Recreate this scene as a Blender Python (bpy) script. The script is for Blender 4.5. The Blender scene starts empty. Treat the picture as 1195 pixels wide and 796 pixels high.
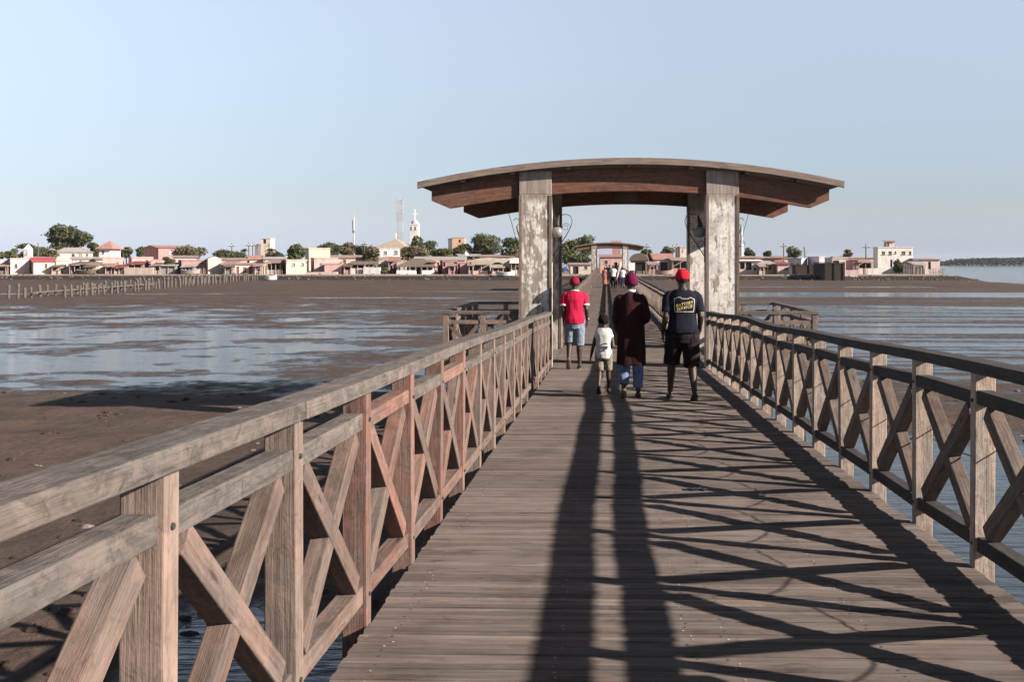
import bpy, bmesh, math, random
import numpy as np
from mathutils import Vector, Matrix, noise
from mathutils.bvhtree import BVHTree
random.seed(11)
R = math.radians
sc = bpy.context.scene
COL = sc.collection
V = Vector

# ---------------------------------------------------------------- camera geometry (photo 1195 x 796)
F, CX, HY = 1162.0, 676.6, 306.0
YAW = R(1.5)
EYE = V((0, 0, 3.5))

def ray(px, py):
    u, v = (px - CX) / F, (HY - py) / F
    c, s = math.cos(YAW), math.sin(YAW)
    return V((-s + c * u, c + s * u, v))

def at(px, py, Y):
    d = ray(px, py)
    return EYE + d * (Y / d.y)

def deck_z(Y):
    z = 2.0 - 0.0301 * max(min(Y, 19.6), -6)
    if Y > 60: z += 0.29 * min(1, (Y - 60) / 56)
    if Y > 125: z -= 0.38 * min(1, (Y - 125) / 55)
    return z

# ---------------------------------------------------------------- materials
ALB = .8      # the photograph is exposed brightly: timbers, mud and paint kept a little under their nominal values
class NT:
    def __init__(s, name):
        s.m = bpy.data.materials.new(name); s.m.use_nodes = True
        s.t = s.m.node_tree; s.t.nodes.clear()
        s.out = s.n('ShaderNodeOutputMaterial'); s.b = s.n('ShaderNodeBsdfPrincipled')
        s.l(s.b.outputs[0], s.out.inputs[0])
    def n(s, kind, **kw):
        x = s.t.nodes.new(kind)
        for k, v in kw.items(): setattr(x, k, v)
        return x
    def l(s, a, b): s.t.links.new(a, b)
    def attr(s, name): return s.n('ShaderNodeAttribute', attribute_name=name).outputs['Vector']
    def obj(s): return s.n('ShaderNodeTexCoord').outputs['Object']
    def scale(s, vec, sca):
        m = s.n('ShaderNodeMapping'); m.inputs['Scale'].default_value = sca
        s.l(vec, m.inputs['Vector']); return m.outputs[0]
    def noise(s, vec, scale=1, detail=4, rough=.55, dist=0):
        x = s.n('ShaderNodeTexNoise'); x.inputs['Scale'].default_value = scale
        x.inputs['Detail'].default_value = detail; x.inputs['Roughness'].default_value = rough
        x.inputs['Distortion'].default_value = dist
        if vec is not None: s.l(vec, x.inputs['Vector'])
        return x.outputs['Fac']
    def ramp(s, fac, stops):
        r = s.n('ShaderNodeValToRGB'); e = r.color_ramp.elements
        while len(e) < len(stops): e.new(.5)
        for i, (p, c) in enumerate(stops):
            e[i].position = p
            e[i].color = (c, c, c, 1) if not hasattr(c, '__len__') else (*c, 1)
        s.l(fac, r.inputs[0]); return r.outputs[0]
    def mix(s, fac, a, b, mode='MIX'):
        x = s.n('ShaderNodeMix', data_type='RGBA', blend_type=mode)
        for i, v in ((0, fac), (6, a), (7, b)):
            if hasattr(v, 'is_linked') or hasattr(v, 'links'): s.l(v, x.inputs[i])
            elif hasattr(v, '__len__'): x.inputs[i].default_value = (*v, 1)
            else: x.inputs[i].default_value = v
        return x.outputs[2]
    def math(s, op, a, b=0.0, c=None):
        x = s.n('ShaderNodeMath', operation=op)
        for i, v in enumerate((a, b) if c is None else (a, b, c)):
            if hasattr(v, 'links'): s.l(v, x.inputs[i])
            else: x.inputs[i].default_value = v
        return x.outputs[0]
    def bump(s, h, strength=.4, dist=.01):
        b = s.n('ShaderNodeBump'); b.inputs['Strength'].default_value = strength
        b.inputs['Distance'].default_value = dist; s.l(h, b.inputs['Height'])
        s.l(b.outputs[0], s.b.inputs['Normal'])
    def set(s, **kw):
        for k, v in kw.items():
            k = {'color': 'Base Color', 'rough': 'Roughness', 'spec': 'Specular IOR Level', 'metal': 'Metallic', 'ior': 'IOR'}[k]
            if k == 'Base Color': s.l(s.mix(1.0, v, (ALB, ALB, ALB), 'MULTIPLY'), s.b.inputs[k])
            elif hasattr(v, 'links'): s.l(v, s.b.inputs[k])
            elif hasattr(v, '__len__'): s.b.inputs[k].default_value = (*v, 1)
            else: s.b.inputs[k].default_value = v
        return s

def mul(c, k): return tuple(min(1, x * k) for x in c)

def wood(name, c, grey=None, gfac=.5, vary=.35, rough=.85, gs=26, bumpk=.5, worn=0):
    gs *= 1.7
    t = NT(name)
    g = t.attr('gc')
    fine = t.noise(t.scale(g, (2.6, gs, gs)), 1, 6, .62, .3)
    fib = t.noise(t.scale(g, (3.5, gs * 5, gs * 5)), 1, 3, .6)
    blot = t.noise(t.scale(g, (2.2, 7, 7)), 1, 5, .6, .6)
    stain = t.noise(t.scale(g, (1.6, 3.2, 3.2)), 1.7, 6, .65, 1.0)
    col = t.ramp(fine, [(.28, mul(c, .62)), (.5, c), (.72, mul(c, 1.25))])
    if grey:
        f = t.ramp(blot, [(.5 - gfac * .35, 1.0), (.62, 0.0)])
        gcol = t.ramp(fine, [(.3, mul(grey, .6)), (.7, mul(grey, 1.3))])
        col = t.mix(f, gcol, col) if gfac < 0 else t.mix(f, col, gcol)
    col = t.mix(t.ramp(stain, [(.3, .75), (.46, 0.0)]), col, mul(c, .4))
    col = t.mix(t.ramp(fib, [(.33, .55), (.43, 0.0)]), col, mul(c, .38))
    if worn:   # saw marks across the grain, bruises, knots
        saw = t.noise(t.scale(g, (13, 17, 17)), 1, 6, .7, 1.5)
        col = t.mix(t.ramp(saw, [(.36, min(1, .5 * worn)), (.49, 0.0)]), col, mul(c, .5))
        mot = t.noise(t.scale(g, (7, 11, 11)), 1, 6, .7, .8)
        col = t.mix(t.ramp(mot, [(.50, 0.0), (.64, min(1, .5 * worn))]), col, mul(c, 1.45))
        vk = t.n('ShaderNodeTexVoronoi'); vk.inputs['Scale'].default_value = 1.0; t.l(t.scale(g, (2.2, 9, 9)), vk.inputs['Vector'])
        col = t.mix(t.ramp(vk.outputs['Distance'], [(.05, .9), (.12, 0.0)]), col, mul(c, .3))
        fine = t.math('ADD', fine, t.math('MULTIPLY', saw, .8))
    geo = t.n('ShaderNodeNewGeometry')
    oi = t.n('ShaderNodeObjectInfo')
    rnd = t.math('FRACT', t.math('ADD', geo.outputs['Random Per Island'], oi.outputs['Random']))
    k = t.math('MULTIPLY_ADD', rnd, vary, 1 - vary / 2)
    hsv = t.n('ShaderNodeHueSaturation'); t.l(k, hsv.inputs['Value']); t.l(col, hsv.inputs['Color'])
    if name == 'deck_wood':     # trodden dust and damp patches across the boards
        dn = t.noise(t.scale(t.obj(), (1.1, .55, 1)), 1.3, 6, .62, .6)
        k2 = t.ramp(dn, [(.32, .72), (.5, 1.0), (.68, 1.0)])
        cc = t.mix(1.0, hsv.outputs[0], k2, 'MULTIPLY')
        cc = t.mix(t.ramp(dn, [(.52, 0.0), (.72, .45)]), cc, (.19, .165, .148))
        t.set(color=cc, rough=rough, spec=.25)
    else: t.set(color=hsv.outputs[0], rough=rough, spec=.25)
    t.bump(t.math('ADD', fine, t.math('MULTIPLY', fib, .5)), bumpk, .006)
    return t.m

def plain(name, c, rough=.7, var=.25, sc_=6, spec=.3, metal=0, bumpk=.15):
    t = NT(name)
    n = t.noise(t.obj(), sc_, 5, .6)
    oi = t.n('ShaderNodeObjectInfo')
    col = t.ramp(n, [(.3, mul(c, 1 - var)), (.7, mul(c, 1 + var))])
    t.set(color=col, rough=rough, spec=spec, metal=metal)
    if bumpk: t.bump(n, bumpk, .02)
    return t.m

_pl = {}
def plaster(c):
    key = tuple(round(x, 3) for x in c)
    if key in _pl: return _pl[key]
    t = NT('plaster')
    o = t.obj()
    big = t.noise(t.scale(o, (1, 1, .45)), .55, 6, .65, .8)
    streak = t.noise(t.scale(o, (2.5, 2.5, .25)), 1, 4, .6)
    sm = t.noise(o, 5, 4, .6)
    col = t.ramp(big, [(.28, mul(c, .68)), (.46, mul(c, .95)), (.7, mul(c, 1.1))])
    col = t.mix(t.ramp(streak, [(.35, .5), (.5, 0.0)]), col, mul(c, .55))
    col = t.mix(t.ramp(sm, [(.3, .35), (.45, 0.0)]), col, (.3, .24, .2))
    t.set(color=col, rough=.9, spec=.2); t.bump(sm, .3, .03)
    _pl[key] = t.m
    return t.m

M = {}
M['deck'] = wood('deck_wood', (.172, .130, .112), (.182, .153, .138), .45, .6, .8, 30, .6)
M['deck2'] = wood('side_deck_wood', (0.168, 0.132, 0.114), (0.180, 0.156, 0.141), .4, .35, .8, 22, .6)
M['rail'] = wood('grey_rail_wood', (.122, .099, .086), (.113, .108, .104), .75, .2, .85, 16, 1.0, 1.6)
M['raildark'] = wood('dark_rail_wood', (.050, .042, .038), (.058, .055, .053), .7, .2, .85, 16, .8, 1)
M['pale'] = wood('pale_post_wood', (.212, .148, .119), (.158, .135, .120), .45, .2, .85, 26, .6, 1)
M['pale2'] = wood('right_post_wood', (.42, .315, .25), (.32, .27, .235), .3, .2, .85, 20, .6, 1)
M['red'] = wood('red_post_wood', (.195, .100, .078), (.150, .112, .096), .35, .3, .8, 26, .6, 1)
M['brace'] = wood('brace_wood', (.155, .103, .083), (.126, .106, .094), .5, .3, .85, 26, .6, 1)
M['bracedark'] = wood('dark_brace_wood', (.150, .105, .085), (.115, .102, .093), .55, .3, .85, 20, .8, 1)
M['beam'] = wood('roof_beam_wood', (.165, .068, .043), (.14, .08, .058), .25, .3, .75, 12, .6, 1)
M['roofhead'] = wood('column_head_wood', (.165, .112, .086), (.17, .135, .112), .4, .2, .85, 16, .6, 1)
M['roofedge'] = wood('roof_board_wood', (0.211, 0.155, 0.124), (0.205, 0.174, 0.155), .5, .2, .85, 16)
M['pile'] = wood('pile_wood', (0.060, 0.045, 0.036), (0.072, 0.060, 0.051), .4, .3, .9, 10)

def column_mat(amount):
    t = NT('column_timber_with_peeling_paint')
    g = t.attr('gc'); o = t.obj()
    fine = t.noise(t.scale(g, (1.2, 18, 18)), 1, 6, .62, .3)
    base = t.ramp(fine, [(.3, (.19, .15, .125)), (.55, (.32, .268, .232)), (.75, (.42, .365, .325))])
    wn = t.noise(t.scale(o, (7.5, 7.5, 2.6)), 1.0, 10, .78, .25)
    sep = t.n('ShaderNodeSeparateXYZ'); t.l(o, sep.inputs[0])
    z = sep.outputs[2]
    # painted band from about head height up to below the beam
    up = t.n('ShaderNodeMapRange'); up.inputs['From Min'].default_value = 3.38; up.inputs['From Max'].default_value = 3.2
    t.l(z, up.inputs[0])
    lo = t.n('ShaderNodeMapRange'); lo.inputs['From Min'].default_value = .7; lo.inputs['From Max'].default_value = 1.7
    lo.inputs['To Min'].default_value = .45
    t.l(z, lo.inputs[0])
    oi = t.n('ShaderNodeObjectInfo')
    sh = t.math('MULTIPLY_ADD', oi.outputs['Random'], .02, amount)
    blk = t.noise(t.scale(o, (4.5, 4.5, 2.6)), 1, 4, .55)
    f = t.ramp(t.math('ADD', t.math('ADD', wn, sh), t.math('MULTIPLY_ADD', blk, .6, -.3)), [(.47, 0.0), (.50, 1.0)])
    f = t.math('MULTIPLY', t.math('MULTIPLY', f, up.outputs[0]), lo.outputs[0])
    dirt = t.noise(o, 14, 6, .7)
    paint = t.ramp(dirt, [(.34, (.36, .31, .27)), (.46, (.66, .62, .57)), (.7, (.80, .77, .73))])
    col = t.mix(f, base, paint)
    spots = t.noise(o, 23, 3, .6)
    col = t.mix(t.ramp(spots, [(.27, .85), (.34, 0.0)]), col, (.09, .075, .065))
    big = t.noise(o, 2.2, 4, .6)
    col = t.mix(t.ramp(big, [(.32, .55), (.5, 0.0)]), col, (.17, .13, .105))
    run = t.noise(t.scale(o, (9, 9, .35)), 1, 4, .6)
    col = t.mix(t.ramp(run, [(.34, .6), (.44, 0.0)]), col, (.16, .12, .10))
    t.set(color=col, rough=.85, spec=.2)
    t.bump(t.math('ADD', fine, wn), .5, .01)
    return t.m
M['column'] = column_mat(-.045); M['column2'] = column_mat(.055)

def mud_mat():
    t = NT('wet_mud')
    o = t.obj()
    sep = t.n('ShaderNodeSeparateXYZ'); t.l(o, sep.inputs[0]); z = sep.outputs[2]
    n1 = t.noise(o, .7, 7, .62, .6); n2 = t.noise(o, 5.5, 6, .65); n3 = t.noise(t.scale(o, (.06, .16, 1)), 1, 5, .6)
    wet = t.n('ShaderNodeMapRange'); wet.inputs['From Min'].default_value = .002; wet.inputs['From Max'].default_value = .055
    n5 = t.noise(t.scale(o, (1.0, .75, 1)), 2.2, 6, .68, .4)
    t.l(t.math('ADD', z, t.math('MULTIPLY_ADD', n5, .15, -.068)), wet.inputs[0])
    dry = t.ramp(n1, [(.3, (.064, .042, .033)), (.5, (.095, .065, .051)), (.72, (.130, .092, .074))])
    wetc = t.ramp(n1, [(.3, (.026, .020, .017)), (.7, (.045, .034, .028))])
    col = t.mix(wet.outputs[0], wetc, dry)
    col = t.mix(t.ramp(n2, [(.34, .5), (.46, 0.0)]), col, (.035, .025, .021))
    col = t.mix(t.ramp(n3, [(.42, .35), (.6, 0.0)]), col, (.05, .038, .031))
    bank = t.n('ShaderNodeMapRange'); bank.inputs['From Min'].default_value = .98; bank.inputs['From Max'].default_value = 1.2
    t.l(t.math('ADD', z, t.math('MULTIPLY_ADD', n2, .3, -.15)), bank.inputs[0])
    sand = t.ramp(n2, [(.3, (.25, .19, .155)), (.7, (.42, .34, .29))])
    midb = t.n('ShaderNodeMapRange'); midb.inputs['From Min'].default_value = .36; midb.inputs['From Max'].default_value = .46
    t.l(z, midb.inputs[0])
    col = t.mix(t.math('MULTIPLY', midb.outputs[0], .9), col, (.030, .025, .022))
    col = t.mix(bank.outputs[0], col, sand)
    ro = t.n('ShaderNodeMapRange'); ro.inputs['To Min'].default_value = .22; ro.inputs['To Max'].default_value = .8
    t.l(wet.outputs[0], ro.inputs[0])
    t.set(color=col, rough=ro.outputs[0], spec=t.math('MULTIPLY_ADD', wet.outputs[0], -.37, .5))
    n4 = t.noise(t.scale(o, (9, 22, 9)), 1, 4, .6, .8)
    t.bump(t.math('ADD', t.math('ADD', n2, t.math('MULTIPLY', n1, 1.5)), t.math('MULTIPLY', n4, .35)), .9, .045)
    return t.m
M['mud'] = mud_mat()

def water_mat():
    t = NT('tidal_water')
    o = t.obj()
    n1 = t.noise(t.scale(o, (.9, 2.6, 1)), 1.3, 4, .55, .3)
    n2 = t.noise(t.scale(o, (.05, .25, 1)), 1, 4, .6)
    t.set(color=(.030, .038, .044), rough=.09, spec=.5, ior=1.33)
    n3 = t.noise(t.scale(o, (.55, 5.5, 1)), 1, 4, .6, .5)
    t.bump(t.math('ADD', t.math('ADD', n1, t.math('MULTIPLY', n2, .6)), t.math('MULTIPLY', n3, .9)), .42, .05)
    return t.m
M['water'] = water_mat()

def leaf_mat(name, c, lo=.5, hi=1.55):
    t = NT(name)
    geo = t.n('ShaderNodeNewGeometry'); oi = t.n('ShaderNodeObjectInfo')
    n = t.noise(t.obj(), .35, 3, .5)
    col = t.ramp(geo.outputs['Random Per Island'], [(0, mul(c, lo)), (.5, c), (1, mul((c[0] * 1.25, c[1] * 1.1, c[2]), hi))])
    col = t.mix(t.ramp(n, [(.35, .5), (.6, 0.0)]), col, mul(c, .6))
    t.set(color=col, rough=.75, spec=.2)
    return t.m
M['leaf'] = leaf_mat('dark_leaves', (.058, .070, .032))
M['leaf2'] = leaf_mat('green_leaves', (.080, .095, .036))
M['leaf3'] = leaf_mat('dry_leaves', (.110, .098, .056))
M['mangrove'] = leaf_mat('mangrove_leaves', (.015, .020, .014), .85, 1.15)
M['bark'] = plain('bark', (.13, .10, .075), .9)
M['steel'] = plain('pale_galvanised_steel', (.48, .48, .48), .6)
M['redsteel'] = plain('faded_red_steel', (.36, .30, .30), .7)
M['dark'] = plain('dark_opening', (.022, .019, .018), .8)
M['shut'] = plain('shutter_paint', (.30, .33, .36), .6)
M['shutframe'] = plain('grey_window_frames', (.26, .22, .20), .7)
M['bluesh'] = plain('light_blue_shutter', (.42, .55, .62), .6)
M['maroon'] = plain('maroon_door_paint', (.22, .06, .055), .6)
M['bluedoor'] = plain('blue_door_paint', (.14, .22, .42), .6)
M['palesteel'] = plain('pale_painted_steel', (.42, .42, .43), .6)
M['white'] = plain('white_paint', (.78, .76, .73), .7, .1)
M['tile'] = plain('red_roof_tiles', (.33, .175, .15), .8, .35, 3)
M['rust'] = plain('rusty_sheet_roof', (.29, .20, .18), .8, .35, 2)
M['greyroof'] = plain('grey_sheet_roof', (.34, .31, .29), .7, .3, 2)
M['thatch'] = plain('dark_thatch', (.15, .115, .095), .95, .4, 3)
M['thatch2'] = plain('pale_thatch', (.33, .27, .22), .95, .3, 3)
M['grey'] = plain('bare_cement_blocks', (.24, .235, .24), .9, .25, 2)
M['tarp'] = plain('green_tarpaulin', (.06, .22, .13), .6)
M['bluetarp'] = plain('blue_tarpaulin', (.06, .10, .24), .6)
M['iron'] = plain('black_wrought_iron', (.03, .027, .026), .55)
M['cable'] = plain('black_cable', (.015, .015, .016), .5)
M['globe'] = plain('dusty_lamp_globe', (.20, .19, .18), .35, .1, 10, .5)
M['stick'] = plain('grey_sticks', (.33, .28, .245), .9, .3, 4)
M['stake'] = plain('weathered_stake', (.10, .085, .074), .9, .35, 3)
M['nail'] = plain('nail_heads', (.05, .045, .042), .5)
M['nail2'] = plain('bright_nail_heads', (.42, .40, .38), .4)

# ---------------------------------------------------------------- mesh builder
class MB:
    def __init__(s): s.v, s.f, s.m, s.g = [], [], [], []
    def add(s, verts, faces, mi=0, gc=None):
        o = len(s.v); s.v += [V(p) for p in verts]
        s.f += [tuple(i + o for i in f) for f in faces]; s.m += [mi] * len(faces)
        if gc is None:
            r = V((random.uniform(0, 60), random.uniform(0, 60), random.uniform(0, 60)))
            gc = [V((p[2], p[0], p[1])) + r for p in verts]
        s.g += gc
        return s
    def hexa(s, c8, mi=0, gc=None):
        return s.add(c8, [(0, 3, 2, 1), (4, 5, 6, 7), (0, 1, 5, 4), (1, 2, 6, 5), (2, 3, 7, 6), (3, 0, 4, 7)], mi, gc)
    def box(s, x0, x1, y0, y1, z0, z1, mi=0, axis=None):
        L = (x1 - x0, y1 - y0, z1 - z0)
        if axis is None: axis = max(range(3), key=lambda i: L[i])
        a, b, c = axis, (axis + 1) % 3, (axis + 2) % 3
        pts = [V(p) for p in ((x0, y0, z0), (x1, y0, z0), (x1, y1, z0), (x0, y1, z0), (x0, y0, z1), (x1, y0, z1), (x1, y1, z1), (x0, y1, z1))]
        r = V((random.uniform(0, 60), random.uniform(0, 60), random.uniform(0, 60)))
        return s.hexa(pts, mi, [V((p[a] - (x0, y0, z0)[a], p[b] - (x0, y0, z0)[b], p[c] - (x0, y0, z0)[c])) + r for p in pts])
    def board(s, p0, p1, w, h, up=(0, 0, 1), mi=0, plumb=False):
        """prism from p0 to p1, w wide sideways and h high along up; plumb keeps the end cuts and the height vertical"""
        p0, p1, up = V(p0), V(p1), V(up)
        d = (p1 - p0); L = d.length; d.normalize()
        side = d.cross(up).normalized()
        u = up if plumb else side.cross(d).normalized()
        r = V((random.uniform(0, 60), random.uniform(0, 60), random.uniform(0, 60)))
        pts, gc = [], []
        for k, p in ((0, p0), (1, p1)):
            for a, b in ((-1, -1), (1, -1), (1, 1), (-1, 1)):
                pts.append(p + side * (a * w / 2) + u * (b * h / 2)); gc.append(V((k * L, a * w / 2, b * h / 2)) + r)
        return s.add(pts, [(0, 1, 2, 3), (7, 6, 5, 4), (0, 4, 5, 1), (1, 5, 6, 2), (2, 6, 7, 3), (3, 7, 4, 0)], mi, gc)
    def loft(s, pts, rad, n=10, side=(1, 0, 0), mi=0, cap=True, power=2.0):
        """rings along pts; rad = float or (ra, rb), ra along side"""
        pts = [V(p) for p in pts]; N = len(pts)
        vs, fs, gc = [], [], []
        r0 = V((random.uniform(0, 60), random.uniform(0, 60), random.uniform(0, 60))); acc = 0
        for i, p in enumerate(pts):
            if i: acc += (p - pts[i - 1]).length
            t = (pts[min(i + 1, N - 1)] - pts[max(i - 1, 0)])
            if t.length < 1e-9: t = V((0, 0, 1))
            t.normalize()
            sd = V(side)
            if abs(sd.dot(t)) > .97: sd = V((0, 1, 0)) if abs(t.y) < .9 else V((0, 0, 1))
            a = (sd - t * sd.dot(t)).normalized(); b = t.cross(a)
            ra, rb = rad[i] if hasattr(rad[i], '__len__') else (rad[i], rad[i])
            for k in range(n):
                q = 2 * math.pi * k / n
                cs, sn = math.cos(q), math.sin(q)
                if power != 2.0:
                    cs = math.copysign(abs(cs) ** (2 / power), cs); sn = math.copysign(abs(sn) ** (2 / power), sn)
                vs.append(p + a * (ra * cs) + b * (rb * sn)); gc.append(r0 + V((acc, ra * cs, rb * sn)))
        for i in range(N - 1):
            for k in range(n):
                k2 = (k + 1) % n
                fs.append((i * n + k, i * n + k2, (i + 1) * n + k2, (i + 1) * n + k))
        if cap:
            fs.append(tuple(range(n - 1, -1, -1))); fs.append(tuple((N - 1) * n + k for k in range(n)))
        return s.add(vs, fs, mi, gc)
    def ell(s, c, rx, ry, rz, seg=16, rings=10, mi=0, lo=-90, hi=90):
        c = V(c)
        pts, rad = [], []
        for i in range(rings + 1):
            q = R(lo + (hi - lo) * i / rings)
            pts.append(c + V((0, 0, rz * math.sin(q)))); rad.append((max(1e-4, rx * math.cos(q)), max(1e-4, ry * math.cos(q))))
        n = seg; vs, fs = [], []
        for p, (a, b) in zip(pts, rad):
            for k in range(n):
                q = 2 * math.pi * k / n; vs.append(p + V((a * math.cos(q), b * math.sin(q), 0)))
        for i in range(rings):
            for k in range(n):
                k2 = (k + 1) % n; fs.append((i * n + k, i * n + k2, (i + 1) * n + k2, (i + 1) * n + k))
        fs.append(tuple(range(n - 1, -1, -1))); fs.append(tuple(rings * n + k for k in range(n)))
        return s.add(vs, fs, mi)
    def prism(s, poly, y0, y1, mi=0):
        """polygon in x,z extruded along y"""
        n = len(poly); vs = [V((x, y0, z)) for x, z in poly] + [V((x, y1, z)) for x, z in poly]
        fs = [tuple(range(n)), tuple(range(2 * n - 1, n - 1, -1))]
        fs += [(i, i + n, (i + 1) % n + n, (i + 1) % n) for i in range(n)]
        return s.add(vs, fs, mi)
    def build(s, name, mats, parent=None, local=False, smooth=False, bevel=0, origin=None):
        me = bpy.data.meshes.new(name)
        if parent is not None and not local: org = top_loc(parent)
        elif origin is not None: org = V(origin)
        elif parent is None:
            lo = [min(p[i] for p in s.v) for i in range(3)]; hi = [max(p[i] for p in s.v) for i in range(3)]
            org = V(((lo[0] + hi[0]) / 2, (lo[1] + hi[1]) / 2, lo[2]))
        else: org = V((0, 0, 0))
        me.from_pydata([tuple(p - org) for p in s.v], [], s.f)
        a = me.attributes.new('gc', 'FLOAT_VECTOR', 'POINT')
        a.data.foreach_set('vector', [x for p in s.g for x in p])
        if not isinstance(mats, (list, tuple)): mats = [mats]
        for m in mats: me.materials.append(M[m] if isinstance(m, str) else m)
        if len(mats) > 1: me.polygons.foreach_set('material_index', s.m)
        if smooth: me.polygons.foreach_set('use_smooth', [True] * len(me.polygons))
        me.update(); me.validate()
        o = bpy.data.objects.new(name, me); COL.objects.link(o)
        if parent is not None: o.parent = parent
        else: o.location = org
        if bevel:
            b = o.modifiers.new('bevel', 'BEVEL'); b.width = bevel; b.segments = 2; b.limit_method = 'ANGLE'
        return o

def top_loc(o):
    while o.parent: o = o.parent
    return o.location.copy()

def tag(o, label=None, cat=None, group=None, kind=None):
    if label: o['label'] = label
    if cat: o['category'] = cat
    if group: o['group'] = group
    if kind: o['kind'] = kind
    return o

def thing(name, label, cat, loc=(0, 0, 0), rz=0, group=None):
    o = bpy.data.objects.new(name, None); COL.objects.link(o)
    o.location = loc; o.rotation_euler = (0, 0, rz); o.empty_display_size = .2
    return tag(o, label, cat, group)

def copy_tree(o, parent=None):
    c = o.copy(); COL.objects.link(c)
    if parent: c.parent = parent
    for ch in list(o.children): copy_tree(ch, c)
    return c
# ================================================================ ground and water
def vnoise(x, y, seed):
    ix, iy = np.floor(x), np.floor(y); fx, fy = x - ix, y - iy
    fx = fx * fx * (3 - 2 * fx); fy = fy * fy * (3 - 2 * fy)
    def h(a, b):
        q = np.sin(a * 127.1 + b * 311.7 + seed * 74.7) * 43758.5453
        return q - np.floor(q)
    return ((h(ix, iy) * (1 - fx) + h(ix + 1, iy) * fx) * (1 - fy) + (h(ix, iy + 1) * (1 - fx) + h(ix + 1, iy + 1) * fx) * fy) * 2 - 1

def fbm(x, y, seed, octv=4):
    r, a = 0, 1
    for i in range(octv):
        r = r + a * vnoise(x, y, seed + i * 13); x, y, a = x * 2.03 + 5.1, y * 2.07 + 3.7, a * .52
    return r

def sstep(a, b, x):
    t = np.clip((x - a) / (b - a), 0, 1); return t * t * (3 - 2 * t)

def ground_h(X, Y):
    X = np.asarray(X, float); Y = np.asarray(Y, float)
    wr = sstep(-1.0, 3.0, X)
    lb = np.interp(Y, [0, 14, 20, 24, 27, 33, 48, 56, 70, 88, 105, 165], [.11, .11, .13, .11, .02, -.020, -.016, .006, .022, .05, .08, .36])
    lb = lb + .035 * sstep(-15, -7, X) * sstep(28, 34, Y) * (1 - sstep(56, 66, Y))
    lb = lb - .40 * np.exp(-((Y - 7.0) / 2.3) ** 2) * sstep(-4.9, -3.2, X + .35 * fbm(X / 1.1, Y / 1.1, 3))
    rb = np.interp(Y, [0, 9, 18, 21, 26, 31, 45, 78, 83, 98, 103, 114, 121, 165], [-.12, -.12, -.03, .055, .050, .004, -.010, -.006, .03, .035, -.022, -.022, .09, .36])
    rb = rb - .1 * sstep(7, 3.5, X) * (1 - sstep(24, 30, Y))
    nl = fbm(X / 1.9, Y / 1.35, 1, 5) * .036 + fbm(X / 11, Y / 5, 9, 4) * .026
    lnY = np.log(np.maximum(Y, 4)); wob = fbm(X / 22, Y / 9, 71, 3) * .9 + X * .012
    rip = np.sin(2 * np.pi * (lnY / .088) + wob * 2.6) + .7 * np.sin(2 * np.pi * (lnY / .041) + wob * 3.7 + 1)
    nr = fbm(X / 24, Y / 2.5, 2, 4) * .020 + fbm(X / 5, Y / .8, 5, 4) * .012 + rip * .021 * (1 - .75 * sstep(78, 86, Y)) * sstep(20, 27, Y)
    h = (lb + nl) * (1 - wr) + (rb + nr) * wr
    h = h + fbm(X / .55, Y / .55, 21, 3) * .007 * (Y < 60)
    # thin pools in front of the village
    for (x0, x1, y0, s, d) in ((-22, -9, 118, 3.0, .17), (-30, -14, 97, 2.2, .11), (-16, -5, 138, 3.0, .28), (-75, -40, 108, 2.0, .12), (16, 46, 141, 5.0, .33)):
        h = h - d * np.exp(-((Y - y0) / s) ** 2) * sstep(x0 - 3, x0 + 2, X) * (1 - sstep(x1 - 2, x1 + 3, X))
    # open river on the right
    riv = sstep(56, 74, X + 4 * fbm(X / 20, Y / 20, 31, 2)) * sstep(118, 150, Y)
    h = h * (1 - riv) + (-.5) * riv
    rag = fbm(X / 9, Y / 9, 41, 3)
    land = sstep(171.5, 180.5, Y + 1.6 * rag) * (1 - sstep(60.5, 70.5, X + 1.5 * rag - .04 * np.clip(Y - 190, 0, 100)))
    return h * (1 - land) + (1.25 + .05 * rag) * land

rows = list(np.linspace(-40, .6, 24)) + list(np.exp(np.linspace(math.log(8), math.log(262), 640)) - 7) + [275, 300, 340, 400, 520, 700]
ts = np.linspace(-1.06, .96, 540)
YY = np.repeat(np.array(rows)[:, None], len(ts), 1)
XX = ts[None, :] * (np.abs(YY) + 9)
ZZ = ground_h(XX, YY)
nr_, nc_ = YY.shape
me = bpy.data.meshes.new('mud_flat')
me.vertices.add(nr_ * nc_)
me.vertices.foreach_set('co', np.stack([XX, YY, ZZ], -1).ravel())
idx = np.arange(nr_ * nc_).reshape(nr_, nc_)
q = np.stack([idx[:-1, :-1], idx[:-1, 1:], idx[1:, 1:], idx[1:, :-1]], -1).reshape(-1, 4)
me.loops.add(q.size); me.loops.foreach_set('vertex_index', q.ravel())
me.polygons.add(len(q)); me.polygons.foreach_set('loop_start', np.arange(0, q.size, 4)); me.polygons.foreach_set('loop_total', np.full(len(q), 4))
me.polygons.foreach_set('use_smooth', np.ones(len(q), bool))
me.update(calc_edges=True); me.materials.append(M['mud'])
mud = bpy.data.objects.new('mud_flat', me); COL.objects.link(mud); tag(mud, kind='structure')

w = MB(); w.add([(-3000, -200, 0), (3000, -200, 0), (3000, 4500, 0), (-3000, 4500, 0)], [(0, 1, 2, 3)])
tag(w.build('water', 'water', origin=(0, 0, 0)), kind='structure')

def gz(X, Y): return float(ground_h(np.array([X]), np.array([Y]))[0])

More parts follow.
